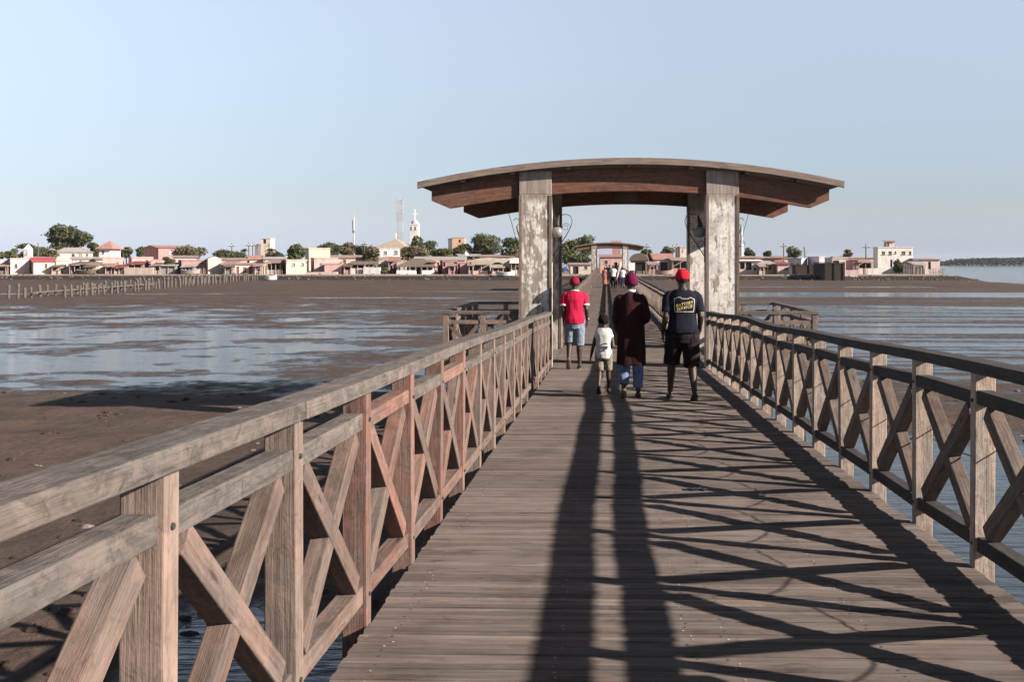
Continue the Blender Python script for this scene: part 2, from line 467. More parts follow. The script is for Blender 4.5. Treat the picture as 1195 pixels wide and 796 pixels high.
# ================================================================ bridge deck
XL, XR = -1.07, 2.0          # inner faces of the two railings
b = MB(); y = -4.5; nailpts = []
while y < 186:
    wd = .055 * random.uniform(.93, 1.07)
    z0 = deck_z(y); z1 = deck_z(y + wd - .007)
    dz_ = random.uniform(-.0035, .0035) + (.004 if random.random() < .06 else 0)
    e0, e1 = XL + .006 + random.uniform(-.010, .002), XR - .006 + random.uniform(-.002, .012)
    b.board((e0, y + wd / 2, (z0 + z1) / 2 - .02 + dz_), (e1, y + wd / 2, (z0 + z1) / 2 - .02 + dz_), wd - random.choice((.004, .005, .007, .010)), .04, up=(0, .03, 1))
    if y < 26:
        for nx in (-.92, -.2, .36, .52, 1.16, 1.86):
            for q_ in (.5,):
                if random.random() < .8:
                    nailpts.append((nx + random.uniform(-.02, .02), y + wd * q_, (z0 + z1) / 2 + dz_ + .0022))
    y += wd
for (nx, ny, nz) in nailpts:
    r_ = random.uniform(.004, .0065)
    b.add([(nx + r_ * math.cos(a), ny + r_ * math.sin(a), nz) for a in [k * math.pi / 3 for k in range(6)]], [tuple(range(6))], 1 if random.random() < .6 else 2)
tag(b.build('bridge_deck', ['deck', 'nail', 'nail2'], origin=(0, 0, 2)), kind='structure')

sub = thing('bridge_substructure', 'dark timber beams and piles carrying the plank footbridge over the mud', 'bridge frame', (.465, 10, 0))
for x in (-.86, .46, 1.8):
    for (ya, yb) in ((-4.4, 19.55), (19.65, 60), (60.02, 116), (116.02, 178)):
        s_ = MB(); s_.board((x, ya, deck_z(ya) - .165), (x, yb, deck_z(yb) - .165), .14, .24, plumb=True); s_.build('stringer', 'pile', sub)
for k in range(31):
    yy = -2.6 + k * 6.0
    if 18.5 < yy < 25.5: continue
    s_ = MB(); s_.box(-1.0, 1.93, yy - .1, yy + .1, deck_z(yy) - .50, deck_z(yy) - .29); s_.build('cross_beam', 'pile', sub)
    for x in (-.75, 1.68):
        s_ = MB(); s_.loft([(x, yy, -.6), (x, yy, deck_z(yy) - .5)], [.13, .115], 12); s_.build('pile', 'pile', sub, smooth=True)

# ================================================================ railings
def wav(side, Y):
    if side > 0: return .030 * math.exp(-((Y - 14.6) / 1.3) ** 2) - .028 * math.exp(-((Y - 11.6) / 1.2) ** 2) + .008 * math.sin(Y * 1.3)
    return .008 * math.sin(Y * .9 + 1)

def railing(label, side, ys, y_end, y_start=None, bevel=.005, max_brace=100, redset=()):
    xi = XL if side < 0 else XR
    o = -1 if side < 0 else 1
    t = thing('wooden_railing', label, 'railing', (xi, ys[0], deck_z(ys[0])))
    zt = lambda Y, h: deck_z(Y) + h + wav(side, Y)
    pw = .043 if side < 0 else .036
    stuffb = MB()
    nb = 0
    edges = list(ys)
    for i, Y in enumerate(edges):
        lean = random.uniform(-.012, .012)
        p = MB(); p.board((xi + o * .055 + lean, Y, deck_z(Y) - .32), (xi + o * .055, Y, zt(Y, 1.059)), .112, pw * 2, up=(0, 1, 0))
        r_ = random.random()
        m_ = 'red' if i in redset else ('pale' if side < 0 else 'pale2')
        post_ = p.build('post', m_, t, bevel=bevel)
        if bevel and 1 < Y < 13:
            for hh in (.922, .14):
                bo = MB(); xb = xi + o * (-.002) + lean * .3; zz = deck_z(Y) + hh + random.uniform(-.01, .01)
                bo.loft([(xb + o * .004, Y, zz), (xb - o * .007, Y, zz)], [.011, .009], 8, side=(0, 1, 0))
                bo.build('bolt', 'nail', post_)
    segs = [(edges[i] + pw, edges[i + 1] - pw) for i in range(len(edges) - 1)]
    if y_end - edges[-1] > .25: segs.append((edges[-1] + pw, y_end))
    if y_start is not None and edges[0] - y_start > .25: segs.insert(0, (y_start, edges[0] - pw))
    for i, (a, c) in enumerate(segs):
        reddish = i in redset
        for nm, h, hh in (('middle_rail', .922, .075), ('bottom_rail', .14, .08)):
            s_ = MB(); q_ = random.uniform(-.007, .007); j1, j2 = random.uniform(-.007, .007), random.uniform(-.007, .007)
            wv = (lambda Y: wav(side, Y)) if nm == 'middle_rail' else (lambda Y: 0)
            s_.board((xi + o * (.056 + q_), a - .002, deck_z(a) + h + wv(a) + j1), (xi + o * (.056 + q_), c + .002, deck_z(c) + h + wv(c) + j2), .088, hh, plumb=True)
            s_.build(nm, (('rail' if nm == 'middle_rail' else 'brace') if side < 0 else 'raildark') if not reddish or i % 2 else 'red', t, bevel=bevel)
        if c - a < .6: continue
        # an X brace: one stick runs through, the other is cut and butts against it from both sides
        zl, zh, m_in = .183, .883, .052
        def stick(ya, za, yb, zb, f0, f1, dep):
            nonlocal nb
            p0 = V((xi + o * .056, ya, deck_z(ya) + za)); p1 = V((xi + o * .056, yb, deck_z(yb) + zb)); d = (p1 - p0)
            nb += 1; s_ = MB() if nb <= max_brace else stuffb
            s_.board(p0 + d * f0, p0 + d * f1, dep, .088, up=(0, -d.z, d.y) if d.y > 0 else (0, d.z, -d.y))
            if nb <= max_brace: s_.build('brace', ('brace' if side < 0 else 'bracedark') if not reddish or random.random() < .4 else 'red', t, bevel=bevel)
        up_ = (a + m_in, zl, c - m_in, zh); dn_ = (a + m_in, zh, c - m_in, zl)
        thru, cut = (dn_, up_) if side < 0 else (dn_, up_)
        stick(*thru, .035, .965, .082)
        stick(*cut, .035, .480, .076); stick(*cut, .520, .965, .076)
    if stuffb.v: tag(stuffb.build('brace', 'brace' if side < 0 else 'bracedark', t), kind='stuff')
    # handrail boards, about four bays each
    y0 = y_start if y_start is not None else edges[0] - .06
    cuts = [y0] + [edges[i] for i in range(3, len(edges) - 2, 4)] + [y_end]
    xc = xi + o * .045
    for a, c in zip(cuts[:-1], cuts[1:]):
        s_ = MB(); n = max(1, int(round((c - a) / 1.0))); off = random.uniform(-.006, .006)
        prev = None; vs, fs, gc = [], [], []; r0 = V((random.uniform(0, 60), random.uniform(0, 60), 0))
        for k in range(n + 1):
            Y = a + .003 + (c - a - .006) * k / n; z = zt(Y, 1.092)
            for (q1, q2) in ((-1, -1), (1, -1), (1, 1), (-1, 1)):
                vs.append(V((xc + off + q1 * .071, Y, z + q2 * .032))); gc.append(r0 + V((Y - a, q1 * .071, q2 * .032)))
        for k in range(n):
            for j in range(4):
                j2 = (j + 1) % 4; fs.append((k * 4 + j, k * 4 + j2, k * 4 + 4 + j2, k * 4 + 4 + j))
        fs += [(3, 2, 1, 0), tuple(n * 4 + j for j in range(4))]
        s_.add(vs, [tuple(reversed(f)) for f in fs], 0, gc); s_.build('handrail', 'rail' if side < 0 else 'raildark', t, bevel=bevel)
    return t

ysl = [2.43 + 1.02 * k for k in range(-6, 17)]
ysr = [5.48 + 1.045 * k for k in range(-9, 14)]
railing('sunlit left railing nearest the camera, with several reddish posts', -1, ysl, 19.59, redset=(8, 9, 10, 11))
railing('shaded right railing nearest the camera, dark inside with a slightly wavy handrail', 1, ysr, 19.59)
ysf = [24.9 + 1.03 * k for k in range(0, 89)]
railing('long left railing beyond the pavilion running to the far shelter', -1, ysf, 116.35, 24.45, 0)
railing('long right railing beyond the pavilion running to the far shelter', 1, ysf, 116.35, 24.45, 0)
ysg = [122 + 2.0 * k for k in range(0, 29)]
railing('left railing on the last stretch between the far shelter and the village', -1, ysg, 179, 121.5, 0)
railing('right railing on the last stretch between the far shelter and the village', 1, ysg, 179, 121.5, 0)

# black cable hanging along the outside of the right railing
c = MB()
for i in range(len(ysr) - 1):
    if ysr[i] < 3 or ysr[i] > 14: continue
    pts = []
    for k in range(9):
        f = k / 8; Y = ysr[i] + f * 1.045
        pts.append((XR + .128, Y, deck_z(Y) + .62 - .10 * 4 * f * (1 - f) + .05 * math.sin(i * 1.7)))
    c.loft(pts, [.004] * 9, 6)
tag(c.build('power_cable', 'cable', smooth=True), 'thin black cable sagging along the outside of the right railing', 'cable')

# scrap of dark blue plastic on the deck
p_ = at(813, 571, 7.55); s_ = MB(); zz = deck_z(p_.y)
n = 7; vs = []
for j in range(3):
    for k in range(n):
        vs.append((p_.x + (k - 3) * .028 + .006 * j, p_.y + (j - 1) * .035 + .012 * math.sin(k * 2.1), zz + .004 + .012 * abs(math.sin(k * 1.3 + j))))
tp = [V(v) + V((0, 0, .003)) for v in vs]
fs = [(j * n + k, j * n + k + 1, (j + 1) * n + k + 1, (j + 1) * n + k) for j in range(2) for k in range(n - 1)]
s_.add(vs, [tuple(reversed(f)) for f in fs]).add(tp, fs)
tag(s_.build('plastic_scrap', plain('dark_blue_plastic', (.018, .026, .042), .6)), 'crumpled dark blue plastic scrap lying on the sunlit deck planks', 'litter')

# ================================================================ pavilion
PC = (XL + XR) / 2
def roof_z(x, top=5.53): return top - .465 * ((x - PC) / 4.15) ** 2

def arc_strip(mb, x0, x1, y0, y1, f_top, f_bot, n=36, mi=0):
    vs, gc, fs = [], [], []; r0 = V((random.uniform(0, 60), random.uniform(0, 60), 0))
    for k in range(n + 1):
        x = x0 + (x1 - x0) * k / n
        for (yy, zf) in ((y0, f_bot), (y1, f_bot), (y1, f_top), (y0, f_top)):
            vs.append(V((x, yy, zf(x)))); gc.append(r0 + V((x - x0, yy - y0, zf(x) - f_top(x))))
    for k in range(n):
        for j in range(4):
            j2 = (j + 1) % 4; fs.append((k * 4 + j, k * 4 + 4 + j, k * 4 + 4 + j2, k * 4 + j2))
    fs += [(0, 1, 2, 3), (n * 4 + 3, n * 4 + 2, n * 4 + 1, n * 4)]
    mb.add(vs, [tuple(reversed(f)) for f in fs], mi, gc)

pv = thing('bridge_pavilion', 'large near pavilion with curved timber roof on four peeling white columns', 'pavilion', (PC, 19.6, 1.41))
RX = 4.15
rf = MB()
ny = 14
for k in range(ny):     # roof boards side by side across the depth, following the arc
    ya, yb = 19.49 + (25.05 - 19.49) * k / ny, 19.49 + (25.05 - 19.49) * (k + 1) / ny - .006
    q_ = random.uniform(-.004, .004)
    arc_strip(rf, PC - RX, PC + RX, ya, yb, lambda x: roof_z(x) - .004 + q_, lambda x: roof_z(x) - .066, 30)
for x in (-3.3, -2.3, -1.2, .0, 1.2, 2.3, 3.3):
    for (ya, yb) in ((19.50, 19.64), (19.80, 24.08), (24.24, 25.02)):
        rf.board((PC + x, ya, roof_z(PC + x) - .116), (PC + x, yb, roof_z(PC + x) - .116), .09, .096)
roof = rf.build('roof', 'roofedge', pv)
fa = MB(); arc_strip(fa, PC - RX - .01, PC + RX + .01, 19.42, 19.485, lambda x: roof_z(x) + .012, lambda x: roof_z(x) - .118, 40); fa.build('fascia_board', 'roofedge', pv, bevel=.006)
fa = MB(); arc_strip(fa, PC - RX - .01, PC + RX + .01, 25.055, 25.12, lambda x: roof_z(x) + .012, lambda x: roof_z(x) - .118, 40); fa.build('fascia_board', 'roofedge', pv)

def beam(y0, y1):
    bm_ = MB()
    hw = 3.92
    def top(x): return roof_z(x) - .165
    def bot(x):
        a = abs(x - PC); z = roof_z(x) - .625
        if a > 3.55: z += (a - 3.55) * .62
        return z
    arc_strip(bm_, PC - hw, PC + hw, y0, y1, top, bot, 44)
    return bm_.build('arched_beam', 'beam', pv, bevel=.008)
beam(19.66, 19.78); beam(24.10, 24.22)
for (xa, xb) in ((-1.71, XL - .0), (XR - .03, 2.61)):
    for (ya, yb) in ((19.6, 20.02), (24.0, 24.42)):
        cm = MB(); zb = -.5
        # column in two cheeks clasping the beam near the top, one body below
        zc = 4.84
        cm.box(xa, xb, ya, yb, zb, zc, axis=2)
        xm = (xa + xb) / 2
        ztop = roof_z(xm) - .14
        col = cm.build('column', 'column' if xa < 0 else 'column2', pv, bevel=.012)
        cm = MB()
        if ya < 20:
            cm.box(xa, xb, ya, ya + .055, zc, ztop, axis=2); cm.box(xa, xb, ya + .185, yb, zc, ztop, axis=2)
        else:
            cm.box(xa, xb, ya, ya + .095, zc, ztop, axis=2); cm.box(xa, xb, yb - .195, yb, zc, ztop, axis=2)
        cm.build('column_head', 'column', pv, bevel=.008)
        for xs_ in (xa - .006, xb - .05):
            cm = MB(); cm.box(xs_, xs_ + .056, ya - .014, ya - .002, .6, zc - .02, axis=2); cm.build('corner_strip', 'roofhead', pv)
pq = MB(); pq.box(PC + .02 - .27, PC + .02 + .27, 24.055, 24.095, 4.97, 5.24, axis=0); plq = pq.build('name_board', 'roofedge', pv)
for k in range(5):
    s_ = MB(); s_.box(PC + .02 - .24, PC + .02 + .24, 24.04, 24.052, 4.995 + k * .048, 5.025 + k * .048, axis=0); s_.build('slat', 'pale', plq)
for (xa, xb, nm) in ((-3.24, -1.08, 'l'), (2.01, 4.17, 'r')):
    fl = MB(); y = 19.62
    while y < 24.5:
        wd = .1
        def bd(x0, x1): fl.board((x0, y + wd / 2, 1.388 + random.uniform(-.002, .002)), (x1, y + wd / 2, 1.388), wd - .006, .036, up=(0, 0, 1))
        if y < 20.03 or (24.0 - wd < y < 24.44):
            bd(xa, -1.72) if nm == 'l' else bd(2.62, xb)
        else: bd(xa, xb)
        y += wd
    fl.build('side_floor', 'deck2', pv)
    for yy in (20.2, 22.2, 24.2):
        s_ = MB(); s_.box(xa + .05 if nm == 'l' else 2.62, -1.72 if nm == 'l' else xb - .05, yy - .08, yy + .08, 1.16, 1.365); s_.build('floor_beam', 'pile', pv)
    for yy in (20.2, 24.2):
        x = xa + .25 if nm == 'l' else xb - .25
        s_ = MB(); s_.loft([(x, yy, -.6), (x, yy, 1.16)], [.12, .11], 12); s_.build('pile', 'pile', pv, smooth=True)

def bay_rail(label, xo, xin):
    t = thing('wooden_railing', label, 'railing', ((xo + xin) / 2, 22, 1.41))
    sgn = 1 if xo > xin else -1
    def post(x, yy):
        s_ = MB(); s_.box(x - .055, x + .055, yy - .055, yy + .055, 1.15, 1.41 + 1.06, axis=2); s_.build('post', 'pale', t, bevel=.005)
    front, back = 19.72, 24.30
    xo2 = xo - sgn * .06
    for yy in (front, back):
        post(xo2, yy); post((xo2 + xin) / 2, yy); post(xin + sgn * .09, yy)
        xs = sorted((xo2, (xo2 + xin) / 2, xin + sgn * .09))
        s_ = MB(); s_.box(xs[0] - .07, xs[2] + .07, yy - .07, yy + .07, 2.471, 2.535, axis=0); s_.build('handrail', 'rail', t, bevel=.005)
        for xa, xb in zip(xs[:-1], xs[1:]):
            for zc, nm in ((2.31, 'middle_rail'), (1.53, 'bottom_rail')):
                s_ = MB(); s_.box(xa + .055, xb - .055, yy - .042, yy + .042, zc - .038, zc + .038, axis=0); s_.build(nm, 'pale', t, bevel=.004)
            for dep, f in ((-.022, 0), (.022, 1)):
                z0, z1 = (1.60, 2.24) if not f else (2.24, 1.60)
                s_ = MB(); s_.board((xa + .09, yy + dep, z0), (xb - .09, yy + dep, z1), .04, .08, up=(0, -1, 0) if False else V((0, 0, 1))); s_.build('brace', 'brace', t)
    ymid = [front + (back - front) * k / 4 for k in range(5)]
    for yy in ymid[1:-1]: post(xo2, yy)
    s_ = MB(); s_.box(xo2 - .07, xo2 + .07, front + .072, back - .072, 2.471, 2.535, axis=1); s_.build('handrail', 'rail', t, bevel=.005)
    for ya, yb in zip(ymid[:-1], ymid[1:]):
        for zc, nm in ((2.31, 'middle_rail'), (1.53, 'bottom_rail')):
            s_ = MB(); s_.box(xo2 - .042, xo2 + .042, ya + .055, yb - .055, zc - .038, zc + .038, axis=1); s_.build(nm, 'brace', t, bevel=.004)
        for dep, f in ((-.022, 0), (.022, 1)):
            z0, z1 = (1.60, 2.24) if not f else (2.24, 1.60)
            s_ = MB(); s_.board((xo2 + dep, ya + .09, z0), (xo2 + dep, yb - .09, z1), .04, .08); s_.build('brace', 'brace', t)
    return t
bay_rail('railing around the left side platform of the near pavilion', -3.24, -1.71)
bay_rail('railing around the right side platform of the near pavilion', 4.17, 2.61)

# wrought iron bracket lamps on the front columns
def spiral(cx, cz, r0, r1, a0, turns, n=26):
    return [(cx + (r0 + (r1 - r0) * k / n) * math.cos(a0 + turns * 2 * math.pi * k / n), cz + (r0 + (r1 - r0) * k / n) * math.sin(a0 + turns * 2 * math.pi * k / n)) for k in range(n + 1)]

def bracket(label, xw, o, globe):
    Yb = 19.84
    t = thing('bracket_lamp', label, 'lamp', (xw, Yb, 3.55))
    P = lambda x, z: (xw + o * x, Yb, z)
    s_ = MB()
    s_.loft([P(.0, 3.60), P(.14, 3.82), P(.27, 4.02), P(.37, 4.2)] if globe else [P(.0, 3.9), P(.03, 4.05), P(.06, 4.15), P(.07, 4.22)], [.010] * 4, 8, side=(0, 1, 0))
    s_.build('strut', 'iron', t, smooth=True)
    s_ = MB(); pts = [P(.37, 4.2), P(.40, 4.32), P(.37, 4.42), P(.28, 4.46), P(.17, 4.44)] if globe else [P(.07, 4.22), P(.02, 4.27), P(.03, 4.36), P(.09, 4.38), P(.13, 4.33)]
    s_.loft(pts, [.007] * 5, 8, side=(0, 1, 0)); s_.build('arm', 'iron', t, smooth=True)
    if globe:
        s_ = MB(); sp = [P(a, z) for a, z in spiral(.27, 4.20, .085, .025, .2, 1.4)]
        s_.loft(sp, [.0055] * len(sp), 6, side=(0, 1, 0)); s_.build('scroll', 'iron', t, smooth=True)
    s_ = MB(); sp = [P(a, z) for a, z in spiral(.09, 3.86, .075, .02, 3.0, -1.5)]
    s_.loft(sp, [.0065] * len(sp), 6, side=(0, 1, 0)); s_.build('scroll', 'iron', t, smooth=True)
    s_ = MB(); s_.box(*sorted((xw + o * .001, xw + o * .018)), Yb - .04, Yb + .04, 3.5, 4.0); s_.build('wall_plate', 'iron', t)
    if globe:
        s_ = MB(); s_.ell(P(.10, 4.10), .115, .115, .115, 20, 14); g = s_.build('globe', 'globe', t, smooth=True)
        s_ = MB(); s_.loft([P(.10, 4.20), P(.10, 4.26), P(.14, 4.44)], [.06, .045, .012], 12); s_.build('globe_holder', 'iron', g, smooth=True)
    else:
        s_ = MB(); s_.loft([P(.02, 3.72), P(.16, 4.25), P(.30, 4.72)], [.006] * 3, 6, side=(0, 1, 0)); s_.build('tie_rod', 'iron', t, smooth=True)
bracket('scrolled iron lamp bracket with milky globe on inner side of left front column', XL, 1, True)
bracket('scrolled iron lamp bracket with milky globe on inner side of right front column', XR - .03, -1, True)
bracket('scrolled iron bracket without globe on outer side of left front column', -1.71, -1, False)
bracket('scrolled iron bracket without globe on outer side of right front column', 2.61, 1, False)

# far shelter: the same pavilion further along the bridge
fp = copy_tree(pv); fp.location = pv.location + V((0, 96.9, .29))
fp['label'] = 'small distant pavilion with curved roof where the bridge nears the village'
# ================================================================ village
GZ = 1.25
S = {}          # handy wall colours (albedo)
S['cream'] = (0.58, 0.49, 0.42); S['pink'] = (0.56, 0.36, 0.335); S['rose'] = (0.42, 0.225, 0.215); S['pale'] = (0.6, 0.48, 0.445)
S['white'] = (0.68, 0.645, 0.615); S['sand'] = (0.54, 0.44, 0.38); S['lilac'] = (.50, .46, .50); S['grey'] = (.26, .25, .25)
S['yellow'] = (0.6, 0.53, 0.41); S['brown'] = (.28, .205, .18); S['salmon'] = (0.6, 0.38, 0.35); S['orange'] = (0.52, 0.33, 0.24)
S['darkbrown'] = (.040, .030, .028)

def wall_front(mb, W, H, D, holes, z0=0.0, rev=.22):
    """box with rectangular openings in the front (y = 0); the other faces closed"""
    xs = sorted({-W / 2, W / 2} | {h[0] for h in holes} | {h[1] for h in holes})
    zs = sorted({z0, H} | {h[2] for h in holes} | {h[3] for h in holes})
    fs, vs = [], []
    def quad(a, b, c, d):
        o = len(vs); vs.extend((a, b, c, d)); fs.append((o, o + 1, o + 2, o + 3))
    for xa, xb in zip(xs[:-1], xs[1:]):
        for za, zb in zip(zs[:-1], zs[1:]):
            mx, mz = (xa + xb) / 2, (za + zb) / 2
            if any(h[0] < mx < h[1] and h[2] < mz < h[3] for h in holes): continue
            quad((xa, 0, za), (xb, 0, za), (xb, 0, zb), (xa, 0, zb))
    for (xa, xb, za, zb) in [h[:4] for h in holes]:
        quad((xa, 0, za), (xa, 0, zb), (xa, rev, zb), (xa, rev, za)); quad((xb, 0, zb), (xb, 0, za), (xb, rev, za), (xb, rev, zb))
        quad((xa, 0, zb), (xb, 0, zb), (xb, rev, zb), (xa, rev, zb)); quad((xb, 0, za), (xa, 0, za), (xa, rev, za), (xb, rev, za))
        quad((xa, rev, za), (xb, rev, za), (xb, rev, zb), (xa, rev, zb))
    a, b_ = W / 2, D
    quad((a, 0, z0), (a, b_, z0), (a, b_, H), (a, 0, H)); quad((-a, b_, z0), (-a, 0, z0), (-a, 0, H), (-a, b_, H))
    quad((a, b_, z0), (-a, b_, z0), (-a, b_, H), (a, b_, H)); quad((-a, 0, H), (a, 0, H), (a, b_, H), (-a, b_, H))
    mb.add(vs, fs)

def house(name, label, cat, x0, x1, ytop, Y, wall, roof='flat', rtop=None, rmat='rust', op=(), D=6.0, rot=None, zb=GZ, ov=.3, W=None):
    """x0..x1, ytop: eaves box in photo pixels at depth Y; op: (kind, xa, xb, ya, yb) openings in photo pixels"""
    a, c = at(x0, ytop, Y), at(x1, ytop, Y)
    H = a.z - zb; bt = math.atan2((a.x + c.x) / 2, Y); Wp = (c.x - a.x) * math.cos(bt)
    if rot is None: rot = max(0, -bt) + R(random.uniform(-3, 7))
    e = rot + bt
    if W is None: W = max(1.0, (Wp - D * abs(math.sin(e))) / math.cos(e))
    if e <= 0: loc = (a.x + W / 2 * math.cos(rot), Y, zb)
    else: loc = (c.x - W / 2 * math.cos(rot), Y, zb)
    t = thing(name, label, cat, loc, rot)
    holes, kinds = [], []
    for (k, xa, xb, ya, yb) in op:
        ua, ub = (xa - x0) / (x1 - x0), (xb - x0) / (x1 - x0)
        za = max(.0, at(xa, yb, Y).z - zb); zb_ = at(xa, ya, Y).z - zb
        if k == 'door' or k == 'open' and za < .6: za = 0.0
        zb_ = min(zb_, H - .08)
        if zb_ - za < .2: continue
        holes.append((max(-W / 2 + .1, -W / 2 + ua * W), min(W / 2 - .1, -W / 2 + ub * W), za, zb_)); kinds.append(k)
    mb = MB(); wall_front(mb, W, H, D, holes, -.6)
    mb.build('wall', plaster(S[wall] if isinstance(wall, str) else wall), t, local=True)
    for h, k in zip(holes, kinds):
        p = MB()
        k0, mname = (k.split(':') + [None])[:2] if ':' in k else (k, None)
        cx_ = (h[0] + h[1]) / 2
        if k0 == 'door':
            p.box(h[0] + .04, h[1] - .04, .12, .17, h[2] + .02, h[3] - .04); p.build('door', mname or 'maroon', t, local=True)
        elif k0 == 'open':
            p.box(h[0] + .02, h[1] - .02, .19, .215, h[2] + .02, h[3] - .02); p.build('dark_doorway', 'dark', t, local=True)
        else:
            fw = .07
            p.box(h[0] + .003, h[0] + fw, .06, .14, h[2] + .003, h[3] - .003, axis=2); p.box(h[1] - fw, h[1] - .003, .06, .14, h[2] + .003, h[3] - .003, axis=2)
            p.box(h[0] + fw, h[1] - fw, .06, .14, h[2] + .003, h[2] + fw, axis=0); p.box(h[0] + fw, h[1] - fw, .06, .14, h[3] - fw, h[3] - .003, axis=0)
            p.box(cx_ - .03, cx_ + .03, .065, .135, h[2] + fw, h[3] - fw, axis=2)
            f_ = p.build('window', 'shutframe', t, local=True)
            g = MB(); g.box(h[0] + fw * .5, h[1] - fw * .5, .145, .165, h[2] + fw * .5, h[3] - fw * .5); g.build('pane', mname or 'dark', f_, local=True)
            sl_ = MB(); sl_.box(h[0] - .08, h[1] + .08, -.09, .05, h[2] - .09, h[2] - .003, axis=0); sl_.build('sill', 'shutframe', f_, local=True)
    r = MB(); hw, zt = W / 2, H
    rh = (at(x0, rtop, Y).z - a.z) if rtop is not None else 0
    if roof == 'flat':
        r.box(-hw - .08, hw + .08, -.08, D + .08, zt - .16, zt + .06, axis=0); r.build('parapet', plaster(mul(S[wall] if isinstance(wall, str) else wall, .85)), t, local=True)
    elif roof == 'sheet':
        r.hexa([V(p) for p in ((-hw - ov, -ov, zt + .01), (hw + ov, -ov, zt + .01), (hw + ov, D + ov, zt + max(rh, .2)), (-hw - ov, D + ov, zt + max(rh, .2)),
                               (-hw - ov, -ov, zt + .09), (hw + ov, -ov, zt + .09), (hw + ov, D + ov, zt + max(rh, .2) + .08), (-hw - ov, D + ov, zt + max(rh, .2) + .08))])
        r.build('roof', rmat, t, local=True)
    else:
        e = ov
        if roof == 'gable': ridge = ((-hw - e, D / 2), (hw + e, D / 2))
        elif roof == 'hip': ridge = ((-hw + min(hw * .55, D / 2), D / 2), (hw - min(hw * .55, D / 2), D / 2))
        elif roof == 'pyramid': ridge = ((-.02, D / 2), (.02, D / 2))
        if roof == 'gablefront':     # ridge runs away from the camera
            r.add([(-hw - e, -e, zt), (hw + e, -e, zt), (hw + e, D + e, zt), (-hw - e, D + e, zt), (0, -e, zt + rh), (0, D + e, zt + rh)],
                  [(0, 1, 4), (1, 2, 5, 4), (2, 3, 5), (3, 0, 4, 5), (3, 2, 1, 0)])
        elif roof == 'arch':
            n = 12; poly = [(-hw - e, zt)] + [((hw + e) * math.sin(R(-90 + 180 * k / n)), zt + rh * math.cos(R(-90 + 180 * k / n))) for k in range(1, n)] + [(hw + e, zt)]
            r.prism(poly[::-1] if False else poly, -e, D + e)
        else:
            (ra, y_), (rb, _) = ridge
            r.add([(-hw - e, -e, zt), (hw + e, -e, zt), (hw + e, D + e, zt), (-hw - e, D + e, zt), (ra, y_, zt + rh), (rb, y_, zt + rh)],
                  [(0, 1, 5, 4), (1, 2, 5), (2, 3, 4, 5), (3, 0, 4), (3, 2, 1, 0)])
        r.build('roof', rmat, t, local=True)
    return t

def shack(label, x0, x1, ytop, Y, roofmat='rust', backmat='dark', frontwall=None, fw_top=None, D=4.5, cat='shack', rise=.5, posts=3, name='shack'):
    a, c = at(x0, ytop, Y), at(x1, ytop, Y); H = a.z - GZ; W = c.x - a.x
    t = thing(name, label, cat, (a.x + W / 2, Y, GZ), R(random.uniform(2, 8)))
    mb = MB(); mb.box(-W / 2 + .1, W / 2 - .1, D - .2, D, -.5, H + rise - .25, axis=0); mb.box(-W / 2 + .1, -W / 2 + .25, .4, D - .2, -.5, H - .1, axis=1); mb.box(W / 2 - .25, W / 2 - .1, .4, D - .2, -.5, H - .1, axis=1)
    mb.build('wall', plaster(S['brown']) if backmat == 'dark' else (M[backmat] if backmat in M else plaster(S[backmat])), t, local=True)
    r = MB(); sag = random.uniform(-.1, .1)
    r.hexa([V(p) for p in ((-W / 2 - .2, -.4, H - .02), (W / 2 + .2, -.4, H + sag), (W / 2 + .2, D + .3, H + rise), (-W / 2 - .2, D + .3, H + rise),
                           (-W / 2 - .2, -.4, H + .10), (W / 2 + .2, -.4, H + .12 + sag), (W / 2 + .2, D + .3, H + rise + .12), (-W / 2 - .2, D + .3, H + rise + .12))])
    r.build('roof', roofmat, t, local=True)
    for k in range(posts):
        x = -W / 2 + .15 + (W - .3) * k / max(1, posts - 1)
        p = MB(); p.loft([(x, -.1, -.5), (x + random.uniform(-.08, .08), -.1, H - .01)], [.07, .06], 8); p.build('post', 'stick', t, local=True)
    if frontwall:
        h = at(x0, fw_top, Y).z - GZ
        f = MB(); f.box(-W / 2, W / 2 * random.uniform(.55, .95), .05, .22, -.5, h, axis=0); f.build('front_wall', plaster(S[frontwall]), t, local=True)
    return t

def fence(label, x0, x1, ytop, Y, mat='stick', n=None, cat='fence'):
    a, c = at(x0, ytop, Y), at(x1, ytop, Y); H = a.z - GZ; W = c.x - a.x
    t = thing('stick_fence', label, cat, (a.x, Y, GZ))
    mb = MB(); n = n or int(W / .22)
    for k in range(n):
        x = W * (k + random.uniform(.2, .8)) / n; h = H * random.uniform(.7, 1.08)
        mb.loft([(x, random.uniform(-.08, .08), -.4), (x + random.uniform(-.15, .15), 0, h)], [.05, .035], 5)
    tag(mb.build('stick', mat, t, local=True), kind='stuff')
    for z in (.35, .75):
        p = MB(); p.box(0, W, .09, .14, H * z, H * z + .07, axis=0); p.build('cross_rail', mat, t, local=True)
    return t

def low_wall(label, x0, x1, ytop, Y, wall='cream', D=.3, ybot=None):
    a, c = at(x0, ytop, Y), at(x1, ytop, Y)
    mb = MB(); z0 = GZ - .6 if ybot is None else at(x0, ybot, Y).z
    n = max(2, int((c.x - a.x) / 2.5)); xs = [a.x + (c.x - a.x) * k / n for k in range(n + 1)]
    for k in range(n):     # slightly uneven top, one piece
        pass
    top = [(x, a.z + random.uniform(-.12, .06)) for x in xs]
    mb.prism([(a.x, z0), (c.x, z0)] + top[::-1], Y, Y + D)
    return tag(mb.build('low_wall', plaster(S[wall])), label, 'wall')

